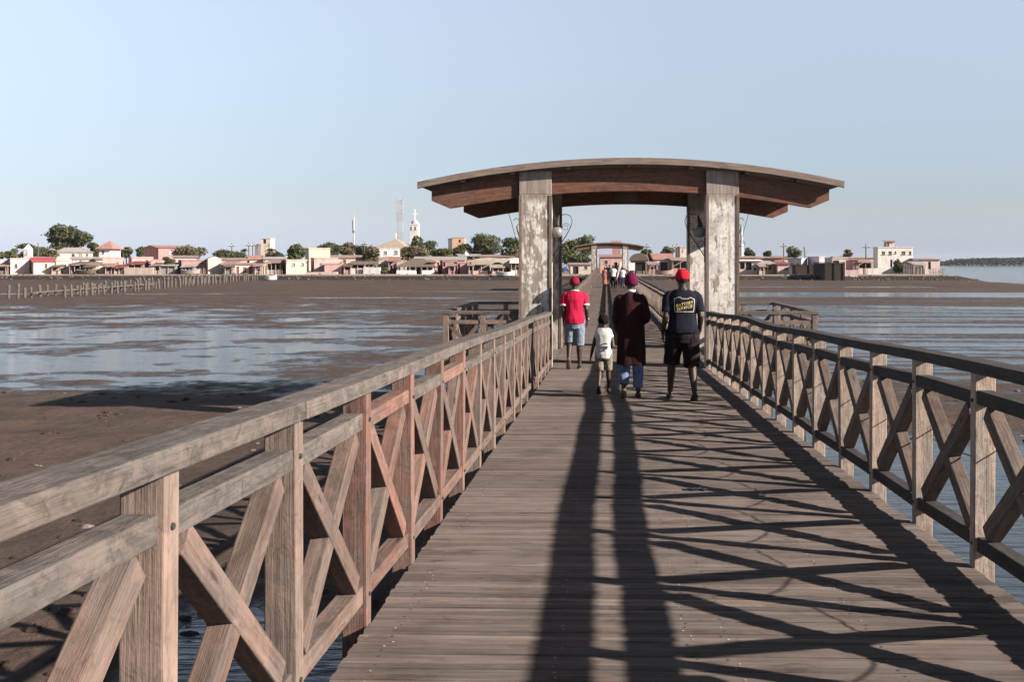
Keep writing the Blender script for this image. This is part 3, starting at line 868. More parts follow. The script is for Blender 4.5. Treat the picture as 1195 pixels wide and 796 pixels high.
# -------- houses and shacks along the shore, far left to the bridge
H_ = house
H_('small_house', 'small cream house at the far left end of the village with a dark window', 'house', -14, 8, 303, 186, 'pale', op=[('win', 1, 5, 307, 312)])
H_('small_house', 'pale cream flat roofed house with one small dark square window beside red roofed one', 'house', 8, 31, 301.5, 185, 'pale', op=[('win', 13, 16.5, 308, 313)])
H_('small_house', 'cream shore house with sloping bright red roof sheet and narrow dark window', 'house', 31, 62, 305.5, 184.5, 'cream', 'sheet', 300.8, plain('bright_red_sheet', (.42, .07, .075), .6), op=[('win', 46, 49.5, 307.5, 313)])
H_('chapel_tower', 'little white turret with pointed cap rising behind the red roofed cream house', 'tower', 27.5, 36, 291, 200, 'white', 'pyramid', 284.5, 'white', op=[('win:shut', 31, 33, 294, 297)], D=1.6, rot=0, ov=.05)
H_('small_house', 'low pale pink house with wide dark window beside the thatched hut', 'house', 62, 81, 304, 186, 'pale', op=[('win', 69, 75, 308.5, 313.5)])
shack('dark thatched hut with green tarpaulin hanging at its front', 81, 100, 309, 184.5, 'thatch', 'dark', posts=4)
tp_ = MB(); a_, c_ = at(88, 313.5, 183.6), at(96.5, 319, 183.6)
tp_.hexa([V(p) for p in ((a_.x, 183.6, c_.z), (c_.x, 183.5, c_.z + .1), (c_.x, 183.56, c_.z + .1), (a_.x, 183.66, c_.z), (a_.x + .1, 184.2, a_.z - .1), (c_.x, 184.2, a_.z), (c_.x, 184.26, a_.z), (a_.x + .1, 184.26, a_.z - .1))])
tag(tp_.build('tarpaulin', 'tarp'), 'green tarpaulin stretched in front of the dark thatched hut', 'tarpaulin')
H_('large_house', 'large cream house with wide beige hipped roof below the biggest tree', 'house', 56, 103, 294.5, 214, 'cream', 'hip', 288.5, 'greyroof', op=[('win', 76, 80, 296, 300), ('win:shut', 84, 89, 296, 300), ('win', 94, 97, 296, 299)], D=9)
H_('white_house', 'white house with red pyramid roof beside the cream hipped house', 'house', 116, 141.5, 290.5, 205, 'white', 'pyramid', 280.5, 'tile', op=[('win', 122, 127, 292.5, 296)], D=6, rot=R(8), ov=.7)
H_('long_house', 'long pale sand coloured house with thin roof and a blue door', 'house', 96, 122, 309, 185.5, 'sand', 'sheet', 306.5, 'rust', op=[('door:bluedoor', 118, 121, 311, 320)])
H_('pink_house', 'bright salmon pink house next to the blue doored sand coloured one', 'house', 122, 147, 300.5, 190, 'salmon', op=[('open', 131, 135, 312, 320), ('win', 139, 142, 306, 309)])
H_('pink_house', 'pink flat roofed house behind the dark red awning', 'house', 147, 176, 300, 193, 'pink', op=[('win', 166, 169, 303, 306), ('win', 172, 174, 305, 308)])
shack('shelter with ragged dark red awning in front of a pink house', 149, 166, 308.5, 186.5, 'maroon', 'dark', 'sand', 312, D=3.5)
low_wall('long rough cream wall at the shore in front of the red awning', 145, 179, 312, 184, 'sand')
H_('rose_house', 'two storey dark rose house with gable end and white windows', 'house', 172.5, 211, 289.5, 210, 'rose', 'gable', 286, 'tile', op=[('win:white', 187.5, 192, 292, 297.5), ('win:white', 201, 204.5, 292, 298), ('win:white', 207, 209, 293, 298)], D=6.8, rot=R(50), ov=.3, W=5.9)
H_('pink_house', 'pink house with stained wall below the two storey rose house', 'house', 178, 205, 303, 188, 'pink', op=[('win', 184, 186, 306, 309), ('open', 196, 200, 310, 320)])
shack('grey patched shed of old boards leaning beside a round bush', 187, 205, 310, 185, 'greyroof', 'grey', 'grey', 311.5, D=4)
H_('rose_house', 'dull rose house with two openings and grey rubble before it', 'house', 205, 237.5, 303.5, 187, 'rose', op=[('win:white', 223, 226, 308, 311), ('win', 231, 235, 306, 309)])
H_('pink_house', 'plain windowless pale pink block with slightly peaked top', 'house', 238, 257, 302, 186, 'pale', 'gablefront', 299, plaster(S['pale']), D=5, ov=.05)
shack('grey shack of driftwood and sheets right of the windowless pink block', 257, 272.5, 308.5, 185, 'rust', 'grey', 'grey', 311, D=4)
H_('market_house', 'low red and white house with two maroon doors', 'house', 272.5, 296, 308.5, 185.5, 'pale', 'sheet', 307, 'rust', op=[('door', 274, 277, 311, 320), ('door', 282, 286, 312, 320), ('door', 289, 295, 310.5, 320)])
H_('low_house', 'low cream house with one red door beside the dark awning', 'house', 296, 312, 309.5, 185.5, 'cream', op=[('door', 306, 309.5, 310.5, 318)])
shack('open stall under a sagging dark awning with pale front wall', 311, 328, 307, 186, 'rust', 'dark', 'cream', 315, D=4, posts=4)
H_('red_roof_house', 'small house with dull red roof seen behind the low cream house', 'house', 287, 306, 303, 203, 'pale', 'gable', 298, 'tile')
ob = H_('water_tower', 'unfinished cream concrete tower with dark opening and grey left side', 'tower', 304, 321, 278, 238, 'cream', op=[('open', 308.5, 313.5, 279, 284.2), ('win', 317, 319, 284.5, 287)], D=4, rot=R(4))
H_('grey_block', 'grey unplastered block wing on the left of the cream tower', 'building', 297.3, 303.8, 285, 237.5, 'grey', D=4, rot=0)
H_('cream_house', 'cream shore house with two small light blue shuttered windows', 'house', 328, 357, 303, 186, 'cream', op=[('win:bluesh', 335.5, 340, 307.5, 310.5), ('win:bluesh', 348.5, 352.5, 307, 310.2)], D=7)
H_('yellow_house', 'tall pale yellow block rising above the cream house with blue shutters', 'house', 354.5, 384, 289.5, 196, 'yellow', op=[], D=7)
H_('pink_house', 'wide salmon house with one shuttered window in front of the yellow block', 'house', 361, 393, 301, 187, 'salmon', op=[('win:shut', 368, 372, 307, 313.5), ], D=6)
H_('pink_house', 'lower salmon block joined to the right of the wide salmon house', 'house', 379, 401.5, 307.5, 184.6, 'salmon', D=2.2, rot=R(6))
H_('cream_house', 'small cream house with maroon gate behind the salmon block', 'house', 400, 414, 303, 189, 'cream', op=[('win', 403, 407, 307, 310), ('door', 402, 408, 312, 320)])
shack('black walled hut with low rounded roof left of the long white wall', 409, 426, 308.5, 185, 'thatch', 'dark', 'pale', 313, D=4)
low_wall('long whitewashed wall right of the black hut', 424, 444, 311.5, 184.5, 'white')
H_('pale_house', 'pale whitewashed house with bush before its wall', 'house', 439, 456, 304.5, 190, 'pale', op=[('win', 446, 449, 309, 312)])
shack('deep dark doorway lean-to left of the big thatched restaurant', 453, 464, 305, 187, 'tile', 'dark', D=5, rise=.8)
H_('white_block', 'white two storey block with two dark windows behind the thatched restaurant', 'building', 443, 467.5, 290, 212, 'white', op=[('win:shut', 448, 452, 293, 297), ('win:shut', 460, 464.5, 292.5, 297)], D=7)
H_('arched_house', 'small rose house with curved brown roof below the white two storey block', 'house', 443, 466, 304, 196, 'pink', 'arch', 299, 'rust', D=6)

def thatched(label, x0, x1, ye, yr, Y, D=9):
    a, c = at(x0, ye, Y), at(x1, ye, Y); H = a.z - GZ; W = c.x - a.x; rh = at(x0, yr, Y).z - a.z
    t = thing('open_restaurant', label, 'building', (a.x + W / 2, Y, GZ))
    r = MB(); hw = W / 2
    r.add([(-hw - .3, -.5, H), (hw + .3, -.5, H), (hw + .3, D, H), (-hw - .3, D, H), (-hw * .42, D / 2, H + rh), (hw * .2, D / 2, H + rh)], [(0, 1, 5, 4), (1, 2, 5), (2, 3, 4, 5), (3, 0, 4), (3, 2, 1, 0)])
    r.build('roof', 'thatch', t, local=True)
    for k in range(7):
        p = MB(); x = -hw + .25 + (W - .5) * k / 6; p.box(x - .12, x + .12, .0, .24, -.5, H - .02, axis=2); p.build('post', 'white', t, local=True)
    b_ = MB(); b_.box(-hw + .1, hw - .1, D - .3, D - .1, -.5, H - .02, axis=0); b_.build('back_wall', plaster(S['brown']), t, local=True)
    for xa, xb in ((-hw, -hw * .05), (hw * .35, hw)):
        p = MB(); p.box(xa, xb, -.25, -.03, -.5, .75, axis=0); p.build('parapet_wall', 'white', t, local=True)
    return t
thatched('big open restaurant with dark thatched hip roof and low white walls', 463, 507, 311.5, 301.5, 185)
H_('rose_house', 'narrow rose house with rounded top right of the thatched restaurant', 'house', 502, 512.5, 306, 186, 'rose', 'arch', 303.5, plaster(S['rose']), D=4, rot=0)
H_('rose_house', 'rose house with dark porch opening between two smaller rose huts', 'house', 513, 533, 304.5, 188, 'rose', op=[('open', 513.5, 516.5, 306, 311), ('open', 519, 524, 313, 320)], D=5)
H_('rose_house', 'square rose hut with dark arched doorway and flat top', 'house', 530, 547.5, 306, 185.6, 'rose', op=[('open', 530.8, 534, 308, 318)], D=5)
H_('long_house', 'long grey roofed house behind the rose huts', 'house', 484, 545, 303.5, 200, 'sand', 'sheet', 299.5, 'greyroof', D=6)
H_('domed_house', 'flat brown roofed house with a small white dome on top', 'house', 533, 562, 299, 208, 'brown', 'sheet', 296.5, 'lilac' if False else 'greyroof', op=[('open', 536, 550, 299.6, 303)], D=6)
dm = MB(); p_ = at(543, 297, 210); dm.ell((p_.x, 211, p_.z - .2), .55, .55, .75, 14, 8, lo=0); dm.loft([(p_.x, 211, p_.z + .5), (p_.x, 211, p_.z + 1.0)], [.05, .02], 6)
tag(dm.build('dome', 'white', smooth=True), 'small white dome with finial standing on a flat brown roof', 'dome')

def arched_wall(label, x0, x1, Y, wall):
    a, c = at(x0, 303, Y), at(x1, 303, Y); W = c.x - a.x
    t = thing('restaurant_front', label, 'building', (a.x + W / 2, Y, GZ))
    Z = lambda y: at(x0, y, Y).z - GZ
    X = lambda x: at(x, 300, Y).x - (a.x + W / 2)
    pts = [(546, 305), (552, 303), (560, 301.5), (568, 300.5), (576, 300.8), (583, 302.5), (590, 302.6), (595, 301), (600, 300.2), (606, 301), (612, 302)]
    top = [(X(x), Z(y)) for x, y in pts]
    mb = MB()
    # wall in three piers and a spandrel around one wide arch (573..588) and a door (597..604)
    ax0, ax1, az = X(572.5), X(588.5), Z(309)
    n = 10; arch = [(ax0 + (ax1 - ax0) * k / n, az + (Z(306) - az) * math.sin(math.pi * k / n)) for k in range(n + 1)]
    poly = [(X(546), -.5), (ax0, -.5)] + arch + [(ax1, -.5), (X(612), -.5)] + top[::-1]
    vs = [(x, 0, z) for x, z in poly] + [(x, .4, z) for x, z in poly]; m_ = len(poly)
    from mathutils.geometry import tessellate_polygon
    tri = tessellate_polygon([[V((x, z, 0)) for x, z in poly]])
    fs = [tuple(q) for q in tri] + [tuple(i + m_ for i in reversed(q)) for q in tri] + [(i, i + m_, (i + 1) % m_ + m_, (i + 1) % m_) for i in range(m_)]
    mb.add(vs, fs); mb.build('wall', plaster(S[wall]), t, local=True)
    b_ = MB(); b_.box(X(546), X(612), 3.5, 3.7, -.5, Z(304.5), axis=0); b_.build('back_wall', plaster(S['brown']), t, local=True)
    r = MB(); r.box(X(547), X(611), .41, 3.6, Z(305.2), Z(304.6), axis=0); r.build('roof', 'rust', t, local=True)
    p = MB(); p.box(ax0 + .3, ax1 - .3, .12, .3, -.5, Z(314), axis=0); p.build('parapet_wall', plaster(S['white']), t, local=True)
    d_ = MB(); d_.box(X(587.5) + .5, X(594), -.05, -.01, 0, Z(312), axis=2); d_.build('door', 'dark', t, local=True)
    return t
arched_wall('pale yellow building with wavy top edge and one wide arched opening', 546, 612, 187, 'yellow')
shack('stall with pale brown thatched awning before the wavy yellow wall', 551, 572, 309, 184.2, 'thatch2', 'dark', 'salmon', 316, D=2.4, rise=.7)
shack('stall with whitish canvas awning at the right end of the wavy yellow wall', 596, 612, 307, 184.4, 'white', 'dark', 'white', 315, D=2.4, posts=4)
H_('orange_building', 'orange unfinished tower block with dark grey left flank among trees', 'building', 527, 543.5, 277, 262, 'orange', op=[('open', 536, 538.5, 279.5, 283)], D=5, rot=R(5))
H_('grey_block', 'dark grey wall standing against the left side of the orange block', 'building', 523, 526.8, 278.5, 261, (.13, .125, .125), D=5, rot=0)

# -------- behind and right of the far shelter
H_('pink_house', 'low pink house seen through the far shelter at the end of the bridge', 'house', 699, 728, 300, 205, 'pink', 'sheet', 297, 'tile', op=[('win', 704, 708, 304, 308), ('open', 716, 720, 306, 316)])
H_('red_block', 'small red block house rising above the roof of the far shelter', 'house', 714.5, 724, 283, 232, 'rose', 'sheet', 281, 'tile', op=[('win', 717, 720, 285, 288)], D=4, rot=0)
H_('arched_shed', 'dark barn with rounded roof right of the far shelter', 'shed', 736, 757, 304, 190, 'brown', 'arch', 295.5, 'thatch', op=[('open', 738, 755, 306, 320)], D=9, rot=R(-4))
H_('red_roof_house', 'white house under a long red tiled roof right of the dark barn', 'house', 757, 786, 303, 192, 'white', 'gable', 295.5, 'tile', op=[('open', 766, 777, 306, 317), ('win', 780, 783, 306, 310)], D=7, rot=R(6))
nb_ = MB(); p_ = at(733.5, 306.5, 175); q_ = at(741, 315.5, 175)
nb_.box(p_.x, q_.x, 175, 175.1, q_.z, p_.z); nb_.box(p_.x + .1, p_.x + .18, 175.02, 175.09, 1.0, q_.z - .002, axis=2); nb_.box(q_.x - .18, q_.x - .1, 175.02, 175.09, 1.0, q_.z - .002, axis=2)
tag(nb_.build('notice_board', 'white'), 'blank white notice board beside the far shelter', 'board')
H_('cream_block', 'cream upper storey block behind the tiled roof and utility poles', 'building', 788, 803, 288.5, 225, 'cream', op=[('win', 792, 794, 291, 294)], D=6)
shack('dark stall with flat shade roof left of the right pavilion columns', 784, 804, 304, 188, 'rust', 'dark', 'rose', 313, D=4)
fence('pale stick fence along the shore below the tiled roof house', 742, 786, 316, 183, 'stick')
H_('open_house', 'open fronted white roofed house with black openings right of the pavilion', 'house', 857, 888, 304.5, 186, 'pale', 'sheet', 303.6, 'white', op=[('open', 861, 867, 306, 314), ('open', 868.5, 876, 306, 315), ('open', 879, 882, 312, 316)], D=5, rot=R(-3))
shack('grey dark shed right of the open fronted house', 888, 903, 308, 187, 'greyroof', 'dark', 'brown', 315, D=4)
H_('pink_shack', 'small pink hut with dark red awning and patched front', 'house', 902, 921, 308.5, 186, 'pale', 'sheet', 306, 'maroon', op=[('win:maroon', 913, 919, 312.5, 315)], D=4, rot=R(3))
H_('red_hut', 'small red topped hut standing above the pink hut', 'house', 900, 914, 301, 204, 'rose', 'sheet', 298.5, 'rust', D=4, rot=0)
H_('lilac_house', 'lilac grey house with flat top left of the bright white block', 'house', 920, 943, 301.5, 192, 'lilac', op=[('win:shut', 924, 929, 307, 311), ('open', 935, 938, 307, 313)], D=6, rot=R(-22))
H_('white_block', 'bright white cube house behind the dark sea wall', 'house', 942.5, 962.5, 299.5, 191, (.68, .62, .66), op=[('win', 951, 953.5, 307, 310)], D=6, rot=R(9))
H_('cream_house', 'long cream house with brown awning right of the bright white cube', 'house', 962, 989, 301, 197, 'cream', 'flat', op=[('open', 963, 974, 304, 309)], D=6, rot=R(2))

def seawall(label, x0, x1, ytop, ybot, Y, wall, D):
    a, c = at(x0, ytop, Y), at(x1, ybot, Y)
    t = thing('sea_wall', label, 'wall', ((a.x + c.x) / 2, Y, c.z - .4))
    W = c.x - a.x; H = a.z - c.z + .4
    mb = MB(); wall_front(mb, W, H, D, [], 0); mb.build('wall', plaster(S[wall]), t, local=True)
    n = max(3, int(W / 4))
    for k in range(n):
        p = MB(); x = -W / 2 + .2 + (W - .4) * k / (n - 1); p.box(x - .16, x + .16, -.12, -.002, 0, H + .05, axis=2); p.build('buttress', plaster(mul(S[wall], .8)), t, local=True)
    cp = MB(); cp.box(-W / 2 - .05, W / 2 + .05, -.13, D + .05, H + .052, H + .16, axis=0); cp.build('coping', plaster(mul(S[wall], 1.1)), t, local=True)
    return t
seawall('low black boarded sea wall below the bright white cube house', 928, 962, 309.5, 320.5, 184, 'darkbrown', 3)
seawall('tall dark brown sea wall jutting forward with pale right end', 962, 986, 307, 326.5, 172, 'darkbrown', 9)
low_wall('pale plastered return wall right of the dark brown sea wall', 986, 1001, 314.5, 178, 'pale')
H_('rose_house', 'rose house with red roof edge behind the pale return wall', 'house', 987, 1002, 303.5, 190, 'rose', 'sheet', 302, 'tile', op=[('win', 992, 995, 307, 311)], D=5, rot=R(2))
shack('brown shed row between the rose house and the tall white building', 1001, 1019, 306, 190, 'rust', 'dark', 'sand', 313, D=4)
low_wall('short white wall in front of the tall white building', 1013, 1029, 312.5, 185.5, 'white')
wb = H_('white_building', 'tall white two storey building with row of dark windows near the point', 'building', 1019, 1065.5, 288.5, 200, (.72, .68, .62), op=[('win:shut', 1024, 1028.5, 293.2, 297.2), ('win:shut', 1033, 1037.5, 293.2, 297.2), ('win:shut', 1041, 1043.5, 293.2, 296), ('win:shut', 1050, 1055.5, 293.2, 297.2), ('win:shut', 1060, 1063.5, 293.2, 297.2), ('open', 1035.5, 1038.3, 303, 312)], D=3, rot=R(2))
H_('roof_room', 'small stair room with red roof on top of the tall white building', 'roof room', 1031.5, 1044, 282, 200.5, 'pale', 'sheet', 280.5, 'tile', op=[('open', 1032.5, 1035, 283, 287.5)], D=2, rot=0, zb=at(1030, 288.2, 200).z + .06)
fence('grey stick fence before the tall white building', 1054, 1076, 306.5, 185.5)
fence('broken driftwood fence by the rocks at the point', 1084, 1103, 313, 184, n=14)
H_('pink_house', 'long pinkish house with thin red roof line at the tip of the point', 'house', 1063, 1097, 303, 194, 'pale', 'sheet', 301.8, 'tile', op=[('open', 1075, 1080, 305.5, 314)], D=6, rot=R(2))

# -------- second row and small sheds that crowd the shore
H_('back_house', 'low rusty roofed house behind the red roofed cream house', 'house', 40, 66, 301.5, 200, 'sand', 'sheet', 299.5, 'rust', D=5)
H_('back_house', 'pale pink house with grey roof behind the dark thatched hut', 'house', 80, 112, 302.5, 199, 'pale', 'gable', 299.5, 'greyroof', op=[('win', 88, 91, 304, 307), ('win', 103, 106, 304, 307)], D=5)
H_('back_house', 'cream house wedged below the white house with the red pyramid roof', 'house', 108, 136, 303, 197, 'cream', 'sheet', 301, 'rust', D=4)
H_('back_house', 'brown roofed house between the two storey rose house and the peaked block', 'house', 204, 232, 300.5, 201, 'pale', 'gable', 298, 'rust', D=5)
H_('back_house', 'rust roofed house behind the driftwood shack', 'house', 252, 286, 303.5, 199, 'pink', 'sheet', 301, 'rust', op=[('open', 259, 264, 305, 309)], D=5)
H_('back_house', 'grey roofed house behind the sagging dark awning', 'house', 306, 332, 302.5, 200, 'sand', 'gable', 299.5, 'greyroof', D=5)
H_('back_house', 'rust roofed house between the yellow block and the black hut', 'house', 384, 424, 301, 204, 'sand', 'gable', 297.5, 'rust', op=[('win', 404, 407, 303, 306)], D=6)
H_('back_house', 'cream gabled house left of the white two storey block', 'house', 418, 444, 303, 201, 'cream', 'gable', 300, 'rust', op=[('win', 424, 427, 305, 308)], D=5)
H_('back_house', 'long dull house with brown roof right of the domed roof house', 'house', 560, 600, 299.5, 207, 'sand', 'gable', 297, 'rust', D=6)
H_('back_house', 'rose house with rusty roof behind the open fronted white roofed house', 'house', 857, 884, 301, 205, 'rose', 'sheet', 299, 'rust', D=5)
H_('back_house', 'low cream house behind the bright white cube and leaning pole', 'house', 880, 925, 301.5, 209, 'sand', 'sheet', 299.5, 'rust', D=5)
H_('back_house', 'long grey roofed house left of the tall white building', 'house', 968, 1022, 301, 212, 'sand', 'gable', 299, 'greyroof', D=5)
shack('small lean-to of brown sheets against the window house at far left', -6, 8, 311, 183.6, 'rust', 'dark', 'brown', 316, D=2, posts=2)
shack('tiny dark stall beside the low pale pink house', 60, 69, 312, 184, 'thatch', 'dark', 'sand', 316.5, D=2, posts=2)
shack('dark brown shade shelter right of the green tarpaulin hut', 99, 110, 312, 183.6, 'thatch', 'dark', 'brown', 317, D=2.2, posts=3)
shack('narrow rusty shelter right of the blue door', 122.5, 131, 311, 184.2, 'rust', 'dark', 'rose', 316, D=2, posts=2)
shack('low maroon shelter left of the long rough cream wall', 133, 145, 312.5, 184.3, 'maroon', 'dark', 'pink', 316.5, D=2, posts=3)
shack('rust topped shelter at the right end of the long rough cream wall', 176, 187, 310.5, 184.6, 'rust', 'dark', 'sand', 315.5, D=2.5, posts=3)
shack('patched grey shelter in front of the dull rose house', 212, 226, 312, 184.4, 'greyroof', 'grey', 'grey', 315, D=2.2, posts=4)
fence('crooked grey stick fence before the plain windowless block', 226, 240, 313, 183.6)
shack('dark open shelter left of the red and white house', 262, 272, 311.5, 183.4, 'thatch', 'dark', 'grey', 316, D=1.8, posts=2)
shack('brown awning in front of the low cream house with one red door', 297, 305, 311, 184, 'rust', 'dark', 'sand', 316, D=1.5, posts=2)
fence('weathered stick fence before the cream house with blue shutters', 314, 329, 314.5, 183.4)
low_wall('low broken cream wall below the wide salmon house', 357, 394, 317.3, 183.6, 'cream')
shack('small black shelter between salmon block and black walled hut', 401, 410, 311, 184, 'thatch', 'dark', 'maroon' if False else 'rose', 315, D=2, posts=2)
shack('dark shelter with brown thatch left of the pale whitewashed house', 430, 440, 308.5, 187, 'thatch', 'dark', 'sand', 313, D=2, posts=3)
shack('brown shelter between the two rose huts with dark openings', 523, 531, 310.5, 184, 'rust', 'dark', 'rose', 315.5, D=2, posts=2)
shack('dark plank stall right of the square rose hut', 546.5, 553, 310, 183.8, 'rust', 'dark', 'brown', 315.5, D=2, posts=2)
shack('low stall with dark opening under the wide yellow arch', 574, 588, 312.5, 183.8, 'thatch2', 'dark', 'salmon', 316.5, D=1.8, posts=3)
shack('brown shelter in front of the long red tiled roof house', 757, 768, 309, 186, 'rust', 'dark', 'rose', 314, D=2.5, posts=3)
shack('small rusty stall right of the open fronted white roofed house', 886, 893, 311, 184.2, 'rust', 'dark', 'sand', 316, D=1.8, posts=2)
shack('tin shelter among the grey sticks before the long pinkish house', 1066, 1080, 309, 187, 'greyroof', 'grey', 'grey', 313, D=2.5, posts=4)

# -------- towers
def lattice(label, px, ytop, Y, wd, ybase=305):
    a, c = at(px - wd / 2, ytop, Y), at(px + wd / 2, ytop, Y)
    H = a.z - GZ; W = c.x - a.x; x = (a.x + c.x) / 2
    t = thing('lattice_mast', label, 'tower', (x, Y, GZ))
    nb2 = 22
    for i in range(nb2):
        z0, z1 = H * i / nb2, H * (i + 1) / nb2
        mb = MB(); h = W / 2
        cs = [(-h, -h), (h, -h), (h, h), (-h, h)]
        for k in range(4):
            (xa, ya), (xb, yb) = cs[k], cs[(k + 1) % 4]
            mb.board((xa, ya, z0), (xa, ya, z1), .12, .12, up=(0, 1, 0)); mb.board((xa, ya, z0), (xb, yb, z1), .07, .07, up=(0, 0, 1)); mb.board((xa, ya, z1), (xb, yb, z1), .06, .06)
        mb.build('lattice_panel', 'redsteel' if (i // 3) % 2 else 'palesteel', t, local=True)
    for k, zz in enumerate((.93, .8)):
        for s in (-1, 1):
            p = MB(); p.box(s * W * .62 - .2, s * W * .62 + .2, -W * .7, -W * .6, H * zz, H * zz + 2.4, axis=2); p.build('antenna_panel', 'palesteel', t, local=True)
    p = MB(); p.loft([(0, 0, H), (0, 0, H + 2.0)], [.06, .03], 6); p.build('spike', 'steel', t, local=True)
lattice('tall red and white lattice telecom mast beside the church tower', 466.8, 234, 330, 6.2)
mm = thing('antenna_pole', 'slender white antenna pole with panel cluster left of the lattice mast', 'tower', (at(413, 300, 280).x, 280, GZ))
Hm = at(413, 253, 280).z - GZ
p = MB(); p.loft([(0, 0, -.5), (0, 0, Hm)], [.30, .16], 12); p.build('pole', 'palesteel', mm, local=True, smooth=True)
for k in range(3):
    q_ = k * 2.094 + .5; p = MB(); x_, y_ = .45 * math.cos(q_), .45 * math.sin(q_); p.box(x_ - .13, x_ + .13, y_ - .12, y_ + .12, Hm - 3.6, Hm - .9, axis=2); p.build('antenna_panel', 'palesteel', mm, local=True)
p = MB(); p.loft([(0, 0, Hm - 4.5), (0, 0, Hm - 3.8)], [.42, .52], 14); p.build('platform', 'grey', mm, local=True)
p = MB(); p.loft([(0, 0, Hm), (0, 0, Hm + 2)], [.05, .03], 6); p.build('spike', 'steel', mm, local=True)

ch = thing('church_tower', 'slim white church tower with pink dome and cross', 'tower', (at(483.2, 300, 270).x, 270, GZ))
Hc = at(483, 262, 270).z - GZ; wc = (at(488, 300, 270).x - at(478.5, 300, 270).x)
mb = MB(); mb.box(-wc / 2, wc / 2, 0, wc, -.5, Hc, axis=2); mb.build('wall', plaster((.66, .62, .57)), ch, local=True)
mb = MB(); mb.box(-wc / 2 - .12, wc / 2 + .12, -.12, wc + .12, Hc + .003, Hc + .2, axis=0); mb.build('cornice', 'white', ch, local=True)
mb = MB(); mb.ell((0, wc / 2, Hc + .2), wc * .47, wc * .47, 1.15, 16, 8, lo=0); dmo = mb.build('dome', plaster((.60, .40, .39)), ch, local=True, smooth=True)
for s in (-1, 1):
    mb = MB(); mb.loft([(s * .55, -.03, Hc - 1.5), (s * .55, -.03, Hc - .5)], [.16, .16], 8); mb.build('belfry_opening', 'shut', ch, local=True)
mb = MB(); mb.box(-.13, .13, wc / 2 - .1, wc / 2 + .1, Hc + 1.3, Hc + 4.2, axis=2); mb.box(-.62, -.132, wc / 2 - .1, wc / 2 + .1, Hc + 2.8, Hc + 3.06, axis=0); mb.box(.132, .62, wc / 2 - .1, wc / 2 + .1, Hc + 2.8, Hc + 3.06, axis=0)
tag(mb.build('cross', 'white', ch, local=True))

cr = thing('church_roof', 'broad grey brown church with tent shaped roof and small white cross', 'church', (at(455, 300, 262).x, 262, GZ))
hw = (at(476, 300, 262).x - at(432, 300, 262).x) / 2; He = at(455, 290, 262).z - GZ; Hr = at(455, 278, 262).z - GZ
mb = MB(); mb.box(-hw * .86, hw * .86, 0, 15, -.5, He, axis=0); mb.build('wall', plaster(S['sand']), cr, local=True)
mb = MB(); mb.add([(-hw, -.6, He), (hw, -.6, He), (hw, 15.6, He), (-hw, 15.6, He), (hw * .12, 5, Hr)], [(0, 1, 4), (1, 2, 4), (2, 3, 4), (3, 0, 4), (3, 2, 1, 0)]); rr = mb.build('roof', 'thatch2', cr, local=True)
mb = MB(); x_ = hw * .12; mb.box(x_ - .1, x_ + .1, 4.9, 5.1, Hr - .2, Hr + 1.6, axis=2); mb.box(x_ - .45, x_ - .102, 4.9, 5.1, Hr + .85, Hr + 1.05, axis=0); mb.box(x_ + .102, x_ + .45, 4.9, 5.1, Hr + .85, Hr + 1.05, axis=0); mb.build('cross', 'white', rr, local=True)

mn = thing('minaret', 'white minaret with green pointed top right of the pavilion', 'minaret', (at(865.3, 300, 290).x, 290, GZ))
Hn = at(865, 270, 290).z - GZ; rn = (at(867.6, 300, 290).x - at(863.2, 300, 290).x) / 2
mb = MB(); mb.loft([(0, 0, -.5), (0, 0, Hn * .62)], [rn, rn * .92], 12); mb.build('shaft', plaster((.68, .66, .6)), mn, local=True)
mb = MB(); mb.loft([(0, 0, Hn * .62 + .002), (0, 0, Hn * .66)], [rn * 1.3, rn * 1.35], 12); mb.build('balcony', 'white', mn, local=True)
mb = MB(); mb.loft([(0, 0, Hn * .66 + .002), (0, 0, Hn)], [rn * .74, rn * .7], 12); mb.build('upper_shaft', plaster((.66, .66, .6)), mn, local=True)
mb = MB(); mb.loft([(0, 0, Hn + .002), (0, 0, Hn + .9), (0, 0, Hn + 2.3)], [rn * .8, rn * .6, .04], 12); mb.build('spire', plain('green_spire', (.16, .38, .26), .6), mn, local=True)

def pole(label, px, ytop, Y, lean=0, cross=True, name='utility_pole', g=None):
    p0 = at(px, 300, Y); H = at(px, ytop, Y).z - GZ
    t = thing(name, label, 'pole', (p0.x, Y, GZ), 0, g)
    mb = MB(); mb.loft([(0, 0, -.5), (lean * H, 0, H)], [.15, .10], 8); mb.build('pole', 'bark', t, local=True)
    if cross:
        mb = MB(); mb.box(lean * H - .8, lean * H + .8, -.19, -.11, H - .7, H - .55, axis=0); cb = mb.build('cross_arm', 'bark', t, local=True)
        for s in (-.7, 0, .7):
            mb = MB(); mb.loft([(lean * H + s, -.15, H - .55), (lean * H + s, -.15, H - .3)], [.05, .04], 6); mb.build('insulator', 'white', cb, local=True)
pole('left utility pole of the close pair beside the cream tower', 290.3, 283, 205)
pole('right utility pole of the close pair beside the cream tower', 294.8, 283, 206)
pole('lone utility pole above the broad dark tree left of the cream tower', 270.5, 284, 215)
pole('short utility pole above the hedge right of the antenna pole', 425, 281.5, 220)
pole('utility pole just right of the far shelter roof', 755, 284.5, 205)
pole('left utility pole of the two beside the cream block behind the tiled roof', 785, 286, 207)
pole('right utility pole of the two beside the cream block behind the tiled roof', 790.3, 284.5, 210)
pole('utility pole above the pink hut right of the pavilion', 914.5, 284, 205)
pole('leaning bare pole without cross arm left of the bright white cube', 941.5, 288, 200, -.10, False)
pole('thin lamp pole standing left of the tall white building', 1010.5, 285, 197)
pole('thin pole rising from the trees behind the little white turret', 44.5, 283.5, 215, 0, False)
